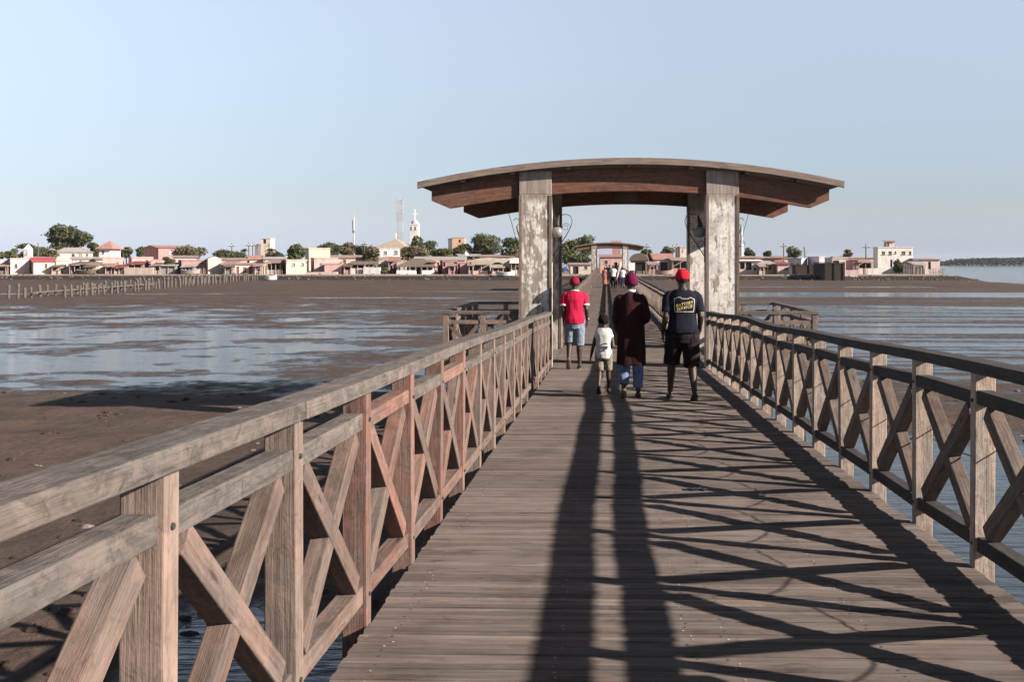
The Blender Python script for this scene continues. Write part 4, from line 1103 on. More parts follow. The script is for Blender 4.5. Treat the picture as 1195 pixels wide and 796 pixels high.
pole('thin pole left of the little white turret', 19.5, 287, 214, 0, False)

# -------- old jetty stakes on the left
st = None; k_ = 0
for row in range(2):
    Y = 91.0 if row == 0 else 96.0
    while Y < 172:
        f = (Y - 91) / 81
        X = -55.4 - 8.2 * f + (3.1 if row else 0) + random.uniform(-.12, .12)
        if random.random() < .9 or row == 0:
            H = random.uniform(.95, 1.45); z = gz(X, Y)
            mb = MB(); ln = random.uniform(-.10, .10); r_ = random.uniform(.10, .15)
            mb.loft([(X, Y, z - .4), (X + ln * .5, Y, z + H * .5), (X + ln, Y, z + H * .75)], [r_ * 1.1, r_, r_ * .95], 9, cap=True)
            mb.loft([(X + ln, Y, z + H * .75), (X + ln, Y, z + H * .80), (X + ln * 1.1, Y, z + H)], [r_ * 1.35, r_ * 1.25, r_ * .8], 9)
            o_ = mb.build('mooring_stake', 'stake', smooth=False)
            tag(o_, 'weathered old jetty pile standing on the mud in a double row at left', 'stake', 'old jetty piles left of the bridge')
        Y += random.uniform(1.25, 1.75) * (1 + f * .3)
# ledger timbers between the nearer piles
mb = MB(); mb.board((-55.5, 95, .55), (-58.6, 128, .72), .14, .16); tag(mb.build('ledger_timber', 'stake'), 'long low timber tying the old jetty piles together', 'timber')

def boat(label, px, py, Y, L, mat, rz=0, name='fishing_boat'):
    p0 = at(px, py, Y); z = gz(p0.x, Y)
    t = thing(name, label, 'boat', (p0.x, Y, z - .05), rz)
    mb = MB(); n = 15; vs, fs = [], []
    for k in range(n):
        u = -1 + 2 * k / (n - 1); wd_ = .75 * (1 - abs(u) ** 2.4) + .02; sh = .28 * abs(u) ** 2.2
        for (a_, b_) in ((-1, .75 + sh), (-.62, .12 + sh * .6), (0, .0 + sh * .6), (.62, .12 + sh * .6), (1, .75 + sh), (.9, .70 + sh), (0, .3 + sh * .6), (-.9, .70 + sh)):
            vs.append((u * L / 2, a_ * wd_, b_))
    for k in range(n - 1):
        for j in range(8): fs.append((k * 8 + j, k * 8 + (j + 1) % 8, k * 8 + 8 + (j + 1) % 8, k * 8 + 8 + j))
    fs += [tuple(range(7, -1, -1)), tuple((n - 1) * 8 + j for j in range(8))]
    mb.add(vs, [tuple(reversed(f)) for f in fs]); mb.build('hull', mat, t, local=True)
    for u in (-.3, .25):
        s_ = MB(); s_.box(u * L / 2 - .12, u * L / 2 + .12, -.6, .6, .56, .60, axis=1); s_.build('thwart', 'stick', t, local=True)
boat('white rowing boat pulled up on the shore below the wavy yellow building', 590, 323, 176, 3.2, 'white', .05)
boat('grey upturned looking canoe among rubble before the dull rose house', 222, 321, 182.5, 3.4, 'stick', .2)
boat('small pale canoe lying on the mud before the cream tower', 316, 325, 172, 2.0, 'white', .3)
boat('dark wooden canoe lying before the green tarpaulin hut', 100, 321, 181.5, 4.0, 'thatch', -.1)
boat('brown canoe drawn up before the stick fence right of the far shelter', 775, 321, 181, 3.2, 'rust', .1)

# heap of blue sheeting left of the far shelter
mb = MB(); p_ = at(660.5, 311, 182); mb.loft([(p_.x - .6, 182, GZ + .4), (p_.x - .4, 182, GZ + .9), (p_.x + .1, 182, GZ + 1.1), (p_.x + .5, 182, GZ + .8)], [(.2, .3), (.3, .4), (.3, .4), (.2, .3)], 9, side=(0, 1, 0))
tag(mb.build('tarpaulin', 'bluetarp'), 'blue tarpaulin bundle on the shore left of the far shelter', 'tarpaulin')
H_('small_house', 'small sand coloured hut among trees left of the far shelter', 'house', 664, 690, 309, 188, 'sand', 'sheet', 307, 'rust', op=[('open', 667, 674, 311, 320), ('win', 681, 685, 311, 314)], D=5)

# rocks of the embankment at the point and rubble along the shore
for (lab, xa, xb, n, ya, yb) in (('dark rocks piled along the bank of the point', 31, 68, 260, 171, 179), ('scattered rubble and shells on the shore below the village', -118, 28, 420, 172, 180)):
    mb = MB()
    for k in range(n):
        X = random.uniform(xa, xb); Y = random.uniform(ya, yb); z = gz(X, Y); r_ = random.uniform(.06, .24)
        if z < .05: continue
        o0 = len(mb.v); mb.ell((X, Y, z + r_ * .2), r_ * random.uniform(.8, 1.5), r_, r_ * random.uniform(.5, .8), 7, 4)
        for i in range(o0, len(mb.v)): mb.v[i] = mb.v[i] + noise.noise_vector(mb.v[i] * 3) * r_ * .4
    tag(mb.build('shore_rocks', plain('shore_rock', (.10, .08, .068), .9, .5, 1.5) if xa > 0 else plain('shore_rubble', (.12, .10, .085), .9, .5, 1.5)), lab, 'rocks', kind='stuff')

# ================================================================ trees
def tree(name, label, x0, x1, ytop, ybot, Y, mat='leaf', n=900, lobes=9, kind='round', leaf=.42, trunk_px=None, cat='tree', zb=GZ):
    A, B = at(x0, ytop, Y), at(x1, ybot, Y)
    cx_, W = (A.x + B.x) / 2, (B.x - A.x); zt_, zb2 = A.z, B.z; Hc_ = zt_ - zb2
    rnd = random.Random(int(x0 * 7 + ytop * 13))
    t = thing(name, label, cat, (cx_, Y, zb))
    L = []
    for k in range(lobes):
        if kind == 'flat': u = rnd.uniform(-.75, .75); v_ = rnd.uniform(.35, .75)
        elif kind == 'tall': u = rnd.uniform(-.5, .5); v_ = (k + .5) / lobes
        else:
            q_ = rnd.uniform(0, math.pi * 2); rr_ = math.sqrt(rnd.random()) * .62; u = rr_ * math.cos(q_); v_ = .5 + rr_ * .75 * math.sin(q_)
        sx_ = rnd.uniform(.20, .36) * W; sz_ = rnd.uniform(.18, .33) * Hc_
        L.append((u * W / 2, rnd.uniform(-.3, .3) * W, zb2 - zb + v_ * Hc_, sx_, max(sx_ * .8, .6), max(sz_, .4)))
    # fit the lobes to the box
    lo, hi = min(l[0] - l[3] for l in L), max(l[0] + l[3] for l in L); zl, zh = min(l[2] - l[5] for l in L), max(l[2] + l[5] for l in L)
    fx, fz = W / (hi - lo), Hc_ / (zh - zl)
    L = [((l[0] - (lo + hi) / 2) * fx, l[1], zb2 - zb + (l[2] - zl) * fz, l[3] * fx, l[4], l[5] * fz) for l in L]
    tr = MB(); r0 = max(.12, min(.55, W * .035))
    base = V((rnd.uniform(-.1, .1) * W, 0, -.5)); fork = V((base.x * .5, 0, max(.4, (zb2 - zb) * .9 + .12 * Hc_)))
    tr.loft([base, base.lerp(fork, .5) + V((r0 * .4, 0, 0)), fork], [r0 * 1.3, r0, r0 * .85], 9)
    for l in L:
        e = V(l[:3]); m_ = fork.lerp(e, .55) + V((0, 0, -.08 * Hc_))
        tr.loft([fork - V((0, 0, .1)), m_, e], [r0 * .55, r0 * .36, r0 * .12], 6)
    tr.build('trunk', 'bark', t, local=True)
    cr_ = MB(); tot = sum(l[3] * l[5] for l in L)
    for l in L:
        for _ in range(int(1.7 * n * l[3] * l[5] / tot)):
            d = V((rnd.gauss(0, 1), rnd.gauss(0, 1), rnd.gauss(0, 1))).normalized(); rad = rnd.uniform(.45, 1.0) ** .5
            rad *= 1 + .42 * noise.noise(V((d.x * 2.6 + l[0], d.y * 2.6, d.z * 2.6 + l[2]))) + .18 * noise.noise(V((d.x * 6 + l[2], d.y * 6, d.z * 6)))
            p = V((l[0] + d.x * l[3] * rad, l[1] + d.y * l[4] * rad, l[2] + d.z * l[5] * rad))
            a = V((rnd.gauss(0, 1), rnd.gauss(0, 1), rnd.gauss(0, .6))).normalized(); b_ = (d.cross(a) if rnd.random() < .6 else a.orthogonal())
            if b_.length < .1: continue
            b_.normalize(); s1, s2 = leaf * .74 * rnd.uniform(.5, 1.25), leaf * .74 * rnd.uniform(.3, .7)
            cr_.add([p - a * s1, p + b_ * s2, p + a * s1, p - b_ * s2 + d * .1], [(0, 1, 2, 3)], 0, [V((0, 0, 0))] * 4)
    cr_.build('crown', mat, t, local=True)
    return t

def palm(label, px, ytop, Y, wpx, mat='leaf2'):
    p0 = at(px, ytop, Y); H = p0.z - GZ; rad = (at(px + wpx / 2, 300, Y).x - at(px, 300, Y).x)
    t = thing('palm_tree', label, 'palm', (p0.x, Y, GZ))
    mb = MB(); mb.loft([(0, 0, -.5), (.15, 0, H * .5), (.05, 0, H - rad * .45)], [.2, .16, .13], 8); mb.build('trunk', 'bark', t, local=True)
    mb = MB(); c0 = V((.05, 0, H - rad * .5))
    for k in range(22):
        q_ = k * 2.4; el = random.uniform(-.3, 1.3); d = V((math.cos(q_) * math.cos(el), math.sin(q_) * math.cos(el), math.sin(el)))
        side = d.cross(V((0, 0, 1))).normalized(); prev = None
        for j in range(7):
            f = j / 6; p = c0 + d * rad * f + V((0, 0, -rad * .55 * f * f)); wv = .28 * (1 - f * .7)
            if prev is not None:
                for s in (-1, 1):
                    mb.add([prev, p, p + side * s * wv + V((0, 0, -.18)), prev + side * s * wv * .9 + V((0, 0, -.18))], [(0, 1, 2, 3)], 0, [V((0, 0, 0))] * 4)
            prev = p
    mb.build('crown', mat, t, local=True)

T = tree
T('big_tree', 'largest dark tree of the village towering behind the cream hipped house', 53, 104, 262.5, 293, 228, 'leaf', 3000, 16, leaf=.55)
T('tree', 'dark broad tree behind the little white turret', 22, 58, 284, 302, 222, 'leaf', 1500, 12)
T('tree', 'small round tree left of the little white turret', 6, 21, 290, 302, 218, 'leaf2', 700, 7)
T('tree', 'bush at the far left edge behind the small cream house', -14, 4, 294, 304, 215, 'leaf2', 600, 6)
T('tree', 'dull green tree in front of the cream hipped house left wall', 50, 68, 292, 303, 205, 'leaf3', 700, 7)
T('tree', 'dark tree between the cream hipped house and the red pyramid roof', 102, 118, 283, 301, 222, 'leaf', 900, 9)
T('tree', 'dark tree right of the white house with red pyramid roof', 140, 155, 288, 301, 222, 'leaf', 700, 7)
T('tree', 'dark pointed tree left of the two storey rose house', 157, 174, 288, 302, 220, 'leaf', 800, 8)
T('tree', 'bright olive tree right of the two storey rose house', 208, 241, 286.5, 303, 212, 'leaf3', 1500, 11)
T('bush', 'round dark bush on the shore between pink house and grey shed', 192, 203.5, 300, 308.5, 186.5, 'leaf', 500, 6, cat='bush', leaf=.3)
T('tree', 'low wide dark tree left of the utility pole pair', 246, 285, 291, 305, 214, 'leaf', 1600, 12, kind='flat')
palm('small palm with round top right of the wide dark tree', 285, 289.5, 222, 9)
palm('brownish palm in front of the cream tower', 316, 288, 210, 16, 'leaf3')
T('bush', 'dark bush beside the brownish palm', 309, 325, 295, 305, 206, 'leaf3', 600, 7, cat='bush')
T('bush', 'small dark tree right of the cream tower', 321, 331, 294, 306, 205, 'leaf', 500, 6, cat='bush')
T('tree', 'compact round olive tree left of the tall yellow block', 335.5, 355, 284.5, 304, 208, 'leaf2', 1300, 9)
T('tree', 'dark green hedge like tree right of the tall yellow block', 372, 397, 283, 300, 226, 'leaf', 1200, 9)
T('tree', 'brown green spreading tree below the antenna pole', 392, 420, 283, 301, 230, 'leaf3', 1200, 9)
T('tree', 'dark low tree right of the antenna pole', 414, 436, 286, 302, 226, 'leaf', 1000, 8)
T('tree', 'shaggy dull tree in front of the church left side', 423, 445, 287, 309, 200, 'leaf3', 1400, 9)
T('tree', 'dark rounded tree at the foot of the white church tower', 474, 498, 275, 300, 240, 'leaf', 1600, 10)
T('tree', 'tall narrow dark tree right of the church tower', 494, 509, 281, 297, 244, 'leaf', 800, 7)
T('tree', 'broad pale olive tree behind the thatched restaurant', 462, 505, 287, 304, 216, 'leaf3', 1700, 11)
T('tree', 'light green hedge tree between church tower and orange block', 500, 530, 290, 303, 226, 'leaf2', 1200, 9)
T('tree', 'dark tree in front of the orange unfinished block', 526, 552, 284.5, 302, 230, 'leaf', 1300, 9)
T('big_tree', 'big dark dome shaped tree left of the pavilion', 548, 586, 272.5, 302, 232, 'leaf', 2400, 13)
T('tree', 'dark tree just left of the left front column', 582, 616, 277, 303, 228, 'leaf', 1700, 11)
T('tree', 'light olive tree low beside the left front column', 588, 612, 286, 304, 210, 'leaf3', 1100, 8)
T('tree', 'tall green tree right of the left columns', 651, 676, 278.5, 309, 222, 'leaf2', 1800, 11)
T('tree', 'green rounded tree behind the left end of the far shelter', 670, 694, 274, 300, 240, 'leaf2', 1500, 10)
T('bush', 'dark low shrub below the trees left of the far shelter', 664, 690, 296, 309, 200, 'leaf', 900, 8, cat='bush')
T('tree', 'dark round tree behind the long red tiled roof', 770.5, 787, 287.5, 301, 226, 'leaf', 1000, 8)
T('bush', 'grey green bush beside the pole right of the far shelter', 748, 760, 291, 300, 215, 'leaf', 500, 6, cat='bush')
T('tree', 'small dark tree right of the white minaret', 868.5, 882, 289, 303, 215, 'leaf', 800, 8)
T('tree', 'tiny round tree above the grey dark shed', 891, 900, 292.5, 300.5, 222, 'leaf', 500, 6)
T('tree', 'feathery dry tree left of the leaning pole', 917, 935, 287, 302, 212, 'leaf2', 800, 9, leaf=.3)
T('tree', 'small dry tree left of the thin lamp pole', 984, 995, 291, 301, 214, 'leaf3', 500, 6, leaf=.3)
T('bush', 'dark shrub in front of the tall white building', 1043, 1056, 303, 318, 187, 'leaf', 800, 8, cat='bush', leaf=.3)
T('bush', 'low green bush against the pale whitewashed house', 446, 453, 312, 319, 185.2, 'leaf2', 350, 5, cat='bush', leaf=.25)

# mangrove forest on the far bank
mb = MB(); rnd = random.Random(5)
for k in range(16000):
    Y = rnd.uniform(1000, 1050); X = rnd.uniform(333, 830)
    hmax = 7.4 * (1 + .16 * noise.noise(V((X / 20, 0, 0))) + .10 * noise.noise(V((X / 5, 3, Y / 30)))) * min(1, (X - 322) / 45)
    z = .2 + hmax * rnd.random() ** .7
    s1 = rnd.uniform(.7, 1.3); a = V((rnd.gauss(0, 1), rnd.gauss(0, .6), rnd.gauss(0, .6))).normalized() * s1; b_ = a.orthogonal().normalized() * s1 * .8
    p = V((X, Y, z)); mb.add([p - a, p + b_, p + a, p - b_], [(0, 1, 2, 3)], 0, [V((0, 0, 0))] * 4)
tag(mb.build('mangrove_forest', 'mangrove'), 'low green mangrove forest along the far river bank at right', 'mangrove', kind='stuff')
# ================================================================ people
def cloth(name, c, var=.18, sc_=9, rough=.9):
    t = NT(name); o = t.obj()
    n = t.noise(o, sc_, 5, .6); n2 = t.noise(o, 240, 2, .5)
    col = t.ramp(n, [(.3, mul(c, 1 - var)), (.7, mul(c, 1 + var))])
    col = t.mix(t.ramp(n2, [(.35, .25), (.6, 0.0)]), col, mul(c, .6))
    t.set(color=col, rough=rough, spec=.15); t.bump(n2, .2, .002)
    return t.m
M['skin'] = plain('dark_skin', (.040, .021, .014), .5, .15, 8, .35, 0, .05)
M['skin2'] = plain('brown_skin', (.048, .024, .015), .5, .15, 8, .35, 0, .05)
M['redshirt'] = cloth('red_jersey', (.48, .012, .050))
M['whitecloth'] = cloth('white_cotton', (.60, .58, .56), .06)
M['robe'] = cloth('maroon_robe_cloth', (.024, .0060, .0070), .3, 4)
M['navy'] = cloth('navy_cotton', (.008, .009, .018))
M['denim'] = cloth('washed_denim', (.17, .21, .26), .45, 14)
M['jeans'] = cloth('blue_jeans', (.13, .17, .30), .5, 12)
M['beige'] = cloth('greyish_beige_cotton', (.22, .19, .155), .3, 14)
M['capred'] = cloth('crimson_cap_cloth', (.20, .008, .024))
M['capbright'] = cloth('bright_red_cap_cloth', (.52, .010, .022))
M['beanie'] = cloth('plum_knit', (.095, .006, .034), .3, 30)
M['hair'] = plain('black_hair', (.006, .005, .005), .9, .4, 60, .2, 0, .6)
M['sandal'] = plain('dark_sandal', (.016, .014, .013), .7)
M['sandal2'] = plain('tan_sandal', (.15, .10, .07), .7)
M['yellow'] = plain('yellow_print', (.60, .48, .20), .7, .05)
M['cream'] = plain('cream_print', (.60, .56, .44), .7, .05)
M['eye'] = plain('eye_white', (.5, .47, .43), .3, .03)

def plaid():
    t = NT('dark_plaid_cotton'); o = t.obj(); sp = t.n('ShaderNodeSeparateXYZ'); t.l(o, sp.inputs[0])
    def stripe(ax, per, wd, off=0):
        f = t.math('FRACT', t.math('ADD', t.math('MULTIPLY', sp.outputs[ax], 1 / per), off + 40)); return t.math('LESS_THAN', f, wd)
    a = t.math('ADD', stripe(2, .125, .30), t.math('MULTIPLY', stripe(0, .12, .28, .2), .8))
    c_ = t.ramp(t.math('MULTIPLY', a, .5), [(0, (.010, .007, .008)), (.55, (.019, .012, .015)), (1, (.030, .019, .024))])
    t.set(color=c_, rough=.9, spec=.15); return t.m
M['plaid'] = plaid()

def remesh(mb, name, mat, parent, voxel, folds=0, fscale=9, fz=.35, smooth_it=3, seed=0, slot=None):
    me = bpy.data.meshes.new('tmp'); me.from_pydata([tuple(p) for p in mb.v], [], mb.f)
    o = bpy.data.objects.new('tmp', me); COL.objects.link(o)
    r = o.modifiers.new('r', 'REMESH'); r.mode = 'VOXEL'; r.voxel_size = voxel; r.use_smooth_shade = True
    s_ = o.modifiers.new('s', 'SMOOTH'); s_.factor = .5; s_.iterations = smooth_it
    bpy.context.view_layer.update(); dg = bpy.context.evaluated_depsgraph_get()
    ev = o.evaluated_get(dg); out = bpy.data.meshes.new_from_object(ev); bpy.data.objects.remove(o); bpy.data.meshes.remove(me)
    out.name = name
    if folds:
        ns = [v.normal.copy() for v in out.vertices]
        for v, n in zip(out.vertices, ns):
            p = v.co
            f = noise.fractal(V((p.x * fscale + seed, p.y * fscale, p.z * fscale * fz)), 1.0, 2.0, 3) + .5 * noise.noise(V((p.x * fscale * 2 + p.z * 5, p.y * 9, p.z * fscale * .5 + seed)))
            v.co = p + n * (folds * f)
    out.materials.clear(); out.materials.append(M[mat])
    out.polygons.foreach_set('use_smooth', [True] * len(out.polygons))
    ob_ = bpy.data.objects.new(name, out); COL.objects.link(ob_)
    if parent: ob_.parent = parent
    return ob_

class Person:
    def __init__(s, label, loc, rz=0, H=1.75, skin='skin', voxel=.0065, pose=None, head=1.09, turn=0, wide=1.0, group=None, detail=True, cat='person'):
        s.k = H / 1.75; s.vx = voxel; s.hd = head; s.turn = turn; s.w = wide; s.detail = detail
        s.t = thing('person', label, cat, loc, rz, group)
        P = dict(LS=(-.185, 0, 1.40), LE=(-.245, -.035, 1.12), LW=(-.255, .02, .885), LD=(.05, .18, -1),
                 RS=(.185, 0, 1.40), RE=(.245, -.035, 1.12), RW=(.255, .02, .885), RD=(-.05, .18, -1),
                 LH=(-.09, 0, .93), LK=(-.10, .02, .50), LA=(-.10, -.02, .085), LF=0.0,
                 RH=(.09, 0, .93), RK=(.10, .02, .50), RA=(.10, -.02, .085), RF=0.0)
        P.update(pose or {})
        s.P = {k: (V((v[0] * (wide if k[1] in 'SEW' else 1), v[1], v[2])) if hasattr(v, '__len__') else v) for k, v in P.items()}
        s.skin = skin
        s.body()
    def sc(s, mb):
        for i in range(len(mb.v)): mb.v[i] = mb.v[i] * s.k
        return mb
    TOR = [(.80, .115, .095), (.88, .155, .115), (.95, .168, .118), (1.03, .155, .108), (1.12, .148, .102), (1.22, .163, .112), (1.32, .178, .118), (1.39, .174, .102), (1.44, .138, .084), (1.475, .075, .068)]
    def torso(s, mb, grow=0, z0=.8, z1=1.5, hem=None, flare=0):
        pts, rad = [], []
        zs = [z0] + [t[0] for t in s.TOR if z0 + .01 < t[0] < z1 - .005] + [z1]
        for z in zs:
            a = np.interp(z, [t[0] for t in s.TOR], [t[1] for t in s.TOR]) * s.w; b = np.interp(z, [t[0] for t in s.TOR], [t[2] for t in s.TOR]) * s.w
            fl = flare * max(0, (1.2 - z))
            pts.append((0, -.01, z)); rad.append((float(a) + grow + fl, float(b) + grow + fl))
        mb.loft(pts, rad, 28, power=2.3)
    def limb(s, mb, a, m, e, r, n=12, f0=0, f1=2.0, grow=0):
        """two-bone limb; f1 in 0..2 selects how far along it goes"""
        a, m, e = V(a), V(m), V(e)
        seq = [(0, a, r[0] * .8), (.25, a.lerp(m, .25), r[0]), (.5, a.lerp(m, .5), (r[0] + r[1]) / 2 * 1.03), (.92, a.lerp(m, .92), r[1]), (1.0, m, r[1]), (1.08, m.lerp(e, .08), r[1]), (1.3, m.lerp(e, .3), r[2]), (1.65, m.lerp(e, .65), (r[2] + r[3]) / 2 * .95), (2, e, r[3])]
        pts = [q for q in seq if q[0] <= f1 + 1e-6]
        if pts[-1][0] < f1 - .02:
            i = len(pts); q0, q1 = pts[-1], seq[i]; f = (f1 - q0[0]) / (q1[0] - q0[0])
            pts.append((f1, q0[1].lerp(q1[1], f), q0[2] + (q1[2] - q0[2]) * f))
        mb.loft([p[1] for p in pts], [p[2] + grow for p in pts], n)
    ARM = (.052, .040, .040, .026); LEG = (.086, .056, .058, .036)
    def hand(s, mb, w, d, palm, out):
        """w wrist, d pointing direction, palm: palm normal, out: thumb side"""
        d = V(d).normalized(); palm = V(palm); palm = (palm - d * palm.dot(d)).normalized(); sd = V(out); sd = (sd - d * sd.dot(d) - palm * sd.dot(palm)).normalized()
        w = V(w)
        mb.loft([w - d * .02, w + d * .02, w + d * .055, w + d * .095], [(.024, .020), (.032, .017), (.040, .016), (.037, .013)], 10, side=sd)
        for i, (off, ln, rr) in enumerate(((.030, .066, .0088), (.010, .076, .0092), (-.010, .070, .0088), (-.029, .054, .0078))):
            b = w + d * .085 + sd * off; d2 = (d + palm * .28 + sd * off * 3).normalized(); d3 = (d + palm * .95).normalized()
            mb.loft([b, b + d2 * ln * .5, b + d2 * ln * .5 + d3 * ln * .42], [rr, rr * .95, rr * .72], 7)
        tb = w + d * .025 + sd * .026
        mb.loft([tb, tb + (sd * .75 + d * .8 + palm * .25) * .038, tb + (sd * .85 + d * 1.6 + palm * .6) * .040], [.0125, .011, .0085], 7)
    def foot(s, mb, a, pitch, grow=0, toe=.175, width=1.0):
        """pitch > 0: heel lifted, the toes stay down"""
        a = V(a); c, sn = math.cos(-pitch), math.sin(-pitch)
        def Q(y, z): return a + V((0, y * c - z * sn, y * sn + z * c))
        ax = s
        pts = [Q(-.062, -.050), Q(-.03, -.042), Q(.03, -.040), Q(.09, -.052), Q(.14, -.060), Q(toe, -.066)]
        mb.loft(pts, [(.028 + grow, .028 + grow), (.036 + grow, .040 + grow), (.037 + grow, .042 + grow), (.044 * width + grow, .030 + grow), (.046 * width + grow, .022 + grow), (.030 + grow, .014 + grow)], 12)
    def headgeo(s, mb):
        h = s.hd; c = V((0, .012, (1.455 if h < 1.3 else 1.40) + .145 * h)); s.hc = c
        mb.loft([(0, -.012, 1.42), (0, -.004, 1.50), (0, .004, c.z - .02)], [(.062, .060), (.053, .055), (.055, .060)], 14)
        mb.ell(c + V((0, -.008, .028 * h)), .076 * h, .096 * h, .094 * h, 20, 14)
        T_ = Matrix.Rotation(s.turn, 3, 'Z')
        o0 = len(mb.v)
        mb.ell(c + V((0, .028, -.045)) * h, .056 * h, .066 * h, .070 * h, 16, 10)
        mb.loft([c + V((0, .088, .020)) * h, c + V((0, .104, -.016)) * h, c + V((0, .092, -.026)) * h], [.008 * h, .015 * h, .012 * h], 8)
        for sx_ in (-1, 1):
            mb.loft([c + V((sx_ * .074, -.012, -.028)) * h, c + V((sx_ * .083, -.016, 0)) * h, c + V((sx_ * .080, -.018, .026)) * h], [(.008 * h, .015 * h), (.009 * h, .021 * h), (.007 * h, .012 * h)], 8, side=(1, 0, 0))
            mb.ell(c + V((sx_ * .034, .078, .028)) * h, .022 * h, .012 * h, .007 * h, 8, 6)
        for dz_ in (-.056, -.070): mb.ell(c + V((0, .086, dz_)) * h, .024 * h, .012 * h, .007 * h, 10, 6)
        for i in range(o0, len(mb.v)): mb.v[i] = c + T_ @ (mb.v[i] - c)
    def body(s):
        P = s.P; mb = MB()
        s.torso(mb, -.012)
        s.headgeo(mb)
        for sd, sg in (('L', -1), ('R', 1)):
            mb.ell(P[sd + 'S'] + V((-sg * .01, 0, -.01)), .062, .062, .062, 12, 8)
            s.limb(mb, P[sd + 'S'], P[sd + 'E'], P[sd + 'W'], s.ARM)
            if s.detail: s.hand(mb, P[sd + 'W'], P[sd + 'D'], P.get(sd + 'P', (-sg, 0, 0)), P.get(sd + 'T', (0, 1, 0)))
            else: mb.loft([P[sd + 'W'], P[sd + 'W'] + V(P[sd + 'D']).normalized() * .16], [.03, .02], 8)
            s.limb(mb, P[sd + 'H'], P[sd + 'K'], P[sd + 'A'], s.LEG)
            s.foot(mb, P[sd + 'A'], P[sd + 'F'])
        s.sc(mb)
        s.bodyob = remesh(mb, 'body', s.skin, s.t, s.vx, 0, smooth_it=2)
        if s.detail:
            T_ = Matrix.Rotation(s.turn, 3, 'Z')
            for sx_ in (-1, 1):
                e = MB(); e.ell(s.hc + T_ @ (V((sx_ * .032, .078, .012)) * s.hd), .014 * s.hd, .011 * s.hd, .009 * s.hd, 10, 8); s.sc(e); e.build('eye', 'eye', s.t, local=True, smooth=True)
    def top(s, mat, hem, arm=.62, grow=.016, agrow=.016, collar=None, cuff=None, flare=0, folds=.006, name='shirt', neck=1.475, fz=.35):
        mb = MB(); s.torso(mb, grow, hem, neck, flare=flare)
        for sd, sg in (('L', -1), ('R', 1)):
            if arm > 0:
                mb.ell(s.P[sd + 'S'] + V((-sg * .024, 0, -.010)), .078, .080, .072, 14, 10)
                s.limb(mb, s.P[sd + 'S'], s.P[sd + 'E'], s.P[sd + 'W'], s.ARM, 14, f1=arm, grow=agrow)
        s.sc(mb); o = remesh(mb, name, mat, s.t, s.vx * 1.35, folds, 9, fz, 3, random.uniform(0, 50))
        if collar:
            c_ = MB(); pts = [(.073 * math.cos(q_) , -.012 + .070 * math.sin(q_), 1.478 + (.012 if math.sin(q_) < 0 else -.012) * abs(math.sin(q_))) for q_ in [k * math.pi / 12 for k in range(25)]]
            c_.loft(pts, [(.014, .020)] * 25, 8, side=(0, 0, 1)); s.sc(c_); c_.build('collar', collar, s.t, local=True, smooth=True)
        if cuff:
            for sd in 'LR':
                a, m = s.P[sd + 'S'], s.P[sd + 'E']; f = arm; p = a.lerp(m, f); d = (m - a).normalized()
                c_ = MB(); c_.loft([p - d * .022, p + d * .008], [.052 + agrow, .051 + agrow], 16); s.sc(c_); c_.build('cuff', cuff, s.t, local=True, smooth=True)
        return o
    def legs(s, mat, f1=1.2, grow=.02, waist=1.02, flare=0, name='shorts', folds=.007):
        mb = MB(); s.torso(mb, min(grow, .018), .765, waist)
        for sd in 'LR':
            h, k_, a = s.P[sd + 'H'], s.P[sd + 'K'], s.P[sd + 'A']
            seq = [(h, s.LEG[0] + grow), (h.lerp(k_, .5), .074 + grow + flare * .5), (h.lerp(k_, min(1, f1)), s.LEG[1] + grow + flare)]
            if f1 > 1: seq += [(k_.lerp(a, f1 - 1), (.056 if f1 < 1.5 else .044) + grow + flare)]
            mb.loft([q_[0] for q_ in seq], [q_[1] for q_ in seq], 16)
        s.sc(mb); return remesh(mb, name, mat, s.t, s.vx * 1.35, folds, 11, .8, 3, random.uniform(0, 50))
    def cap(s, mat, brim=None, knit=False, pom=False, name='cap', dome=1.0):
        mb = MB(); h = s.hd; c = s.hc + V((0, -.010, .026 * h))
        mb.ell(c, .090 * h, .110 * h, .104 * h * dome, 22, 12, lo=-14 if not knit else -22)
        if pom: mb.ell(c + V((0, -.02, .112 * h * dome)), .022, .022, .016, 10, 8)
        o_ = remesh(s.sc(mb), name, mat, s.t, s.vx, .003 if knit else .0015, 26, 1)
        if brim is not None:
            b = MB(); n = 14; vs, fs = [], []
            for j in range(5):
                rr = .095 + .085 * j / 4
                for k in range(n + 1):
                    q_ = -1.05 + 2.1 * k / n; ex = math.cos(q_) ** .5 if j else 1
                    r_ = .090 + (rr - .090) * max(.05, math.cos(q_ * 1.42)); x, y_ = r_ * math.sin(q_) * .95, r_ * math.cos(q_) * 1.06
                    vs.append(V((x, y_, -.010 - .10 * max(0, r_ - .09) - 1.2 * x * x)))
            m_ = n + 1
            for j in range(4):
                for k in range(n): fs.append((j * m_ + k, j * m_ + k + 1, (j + 1) * m_ + k + 1, (j + 1) * m_ + k))
            Rz = Matrix.Rotation(brim, 3, 'Z'); top_ = [c + Rz @ (v * h) + V((0, 0, .006)) for v in vs]; bot = [c + Rz @ (v * h) for v in vs]
            b.add(top_, [tuple(reversed(f)) for f in fs]); b.add(bot, fs); s.sc(b); b.build('brim', mat, o_, local=True, smooth=True)
        return o_
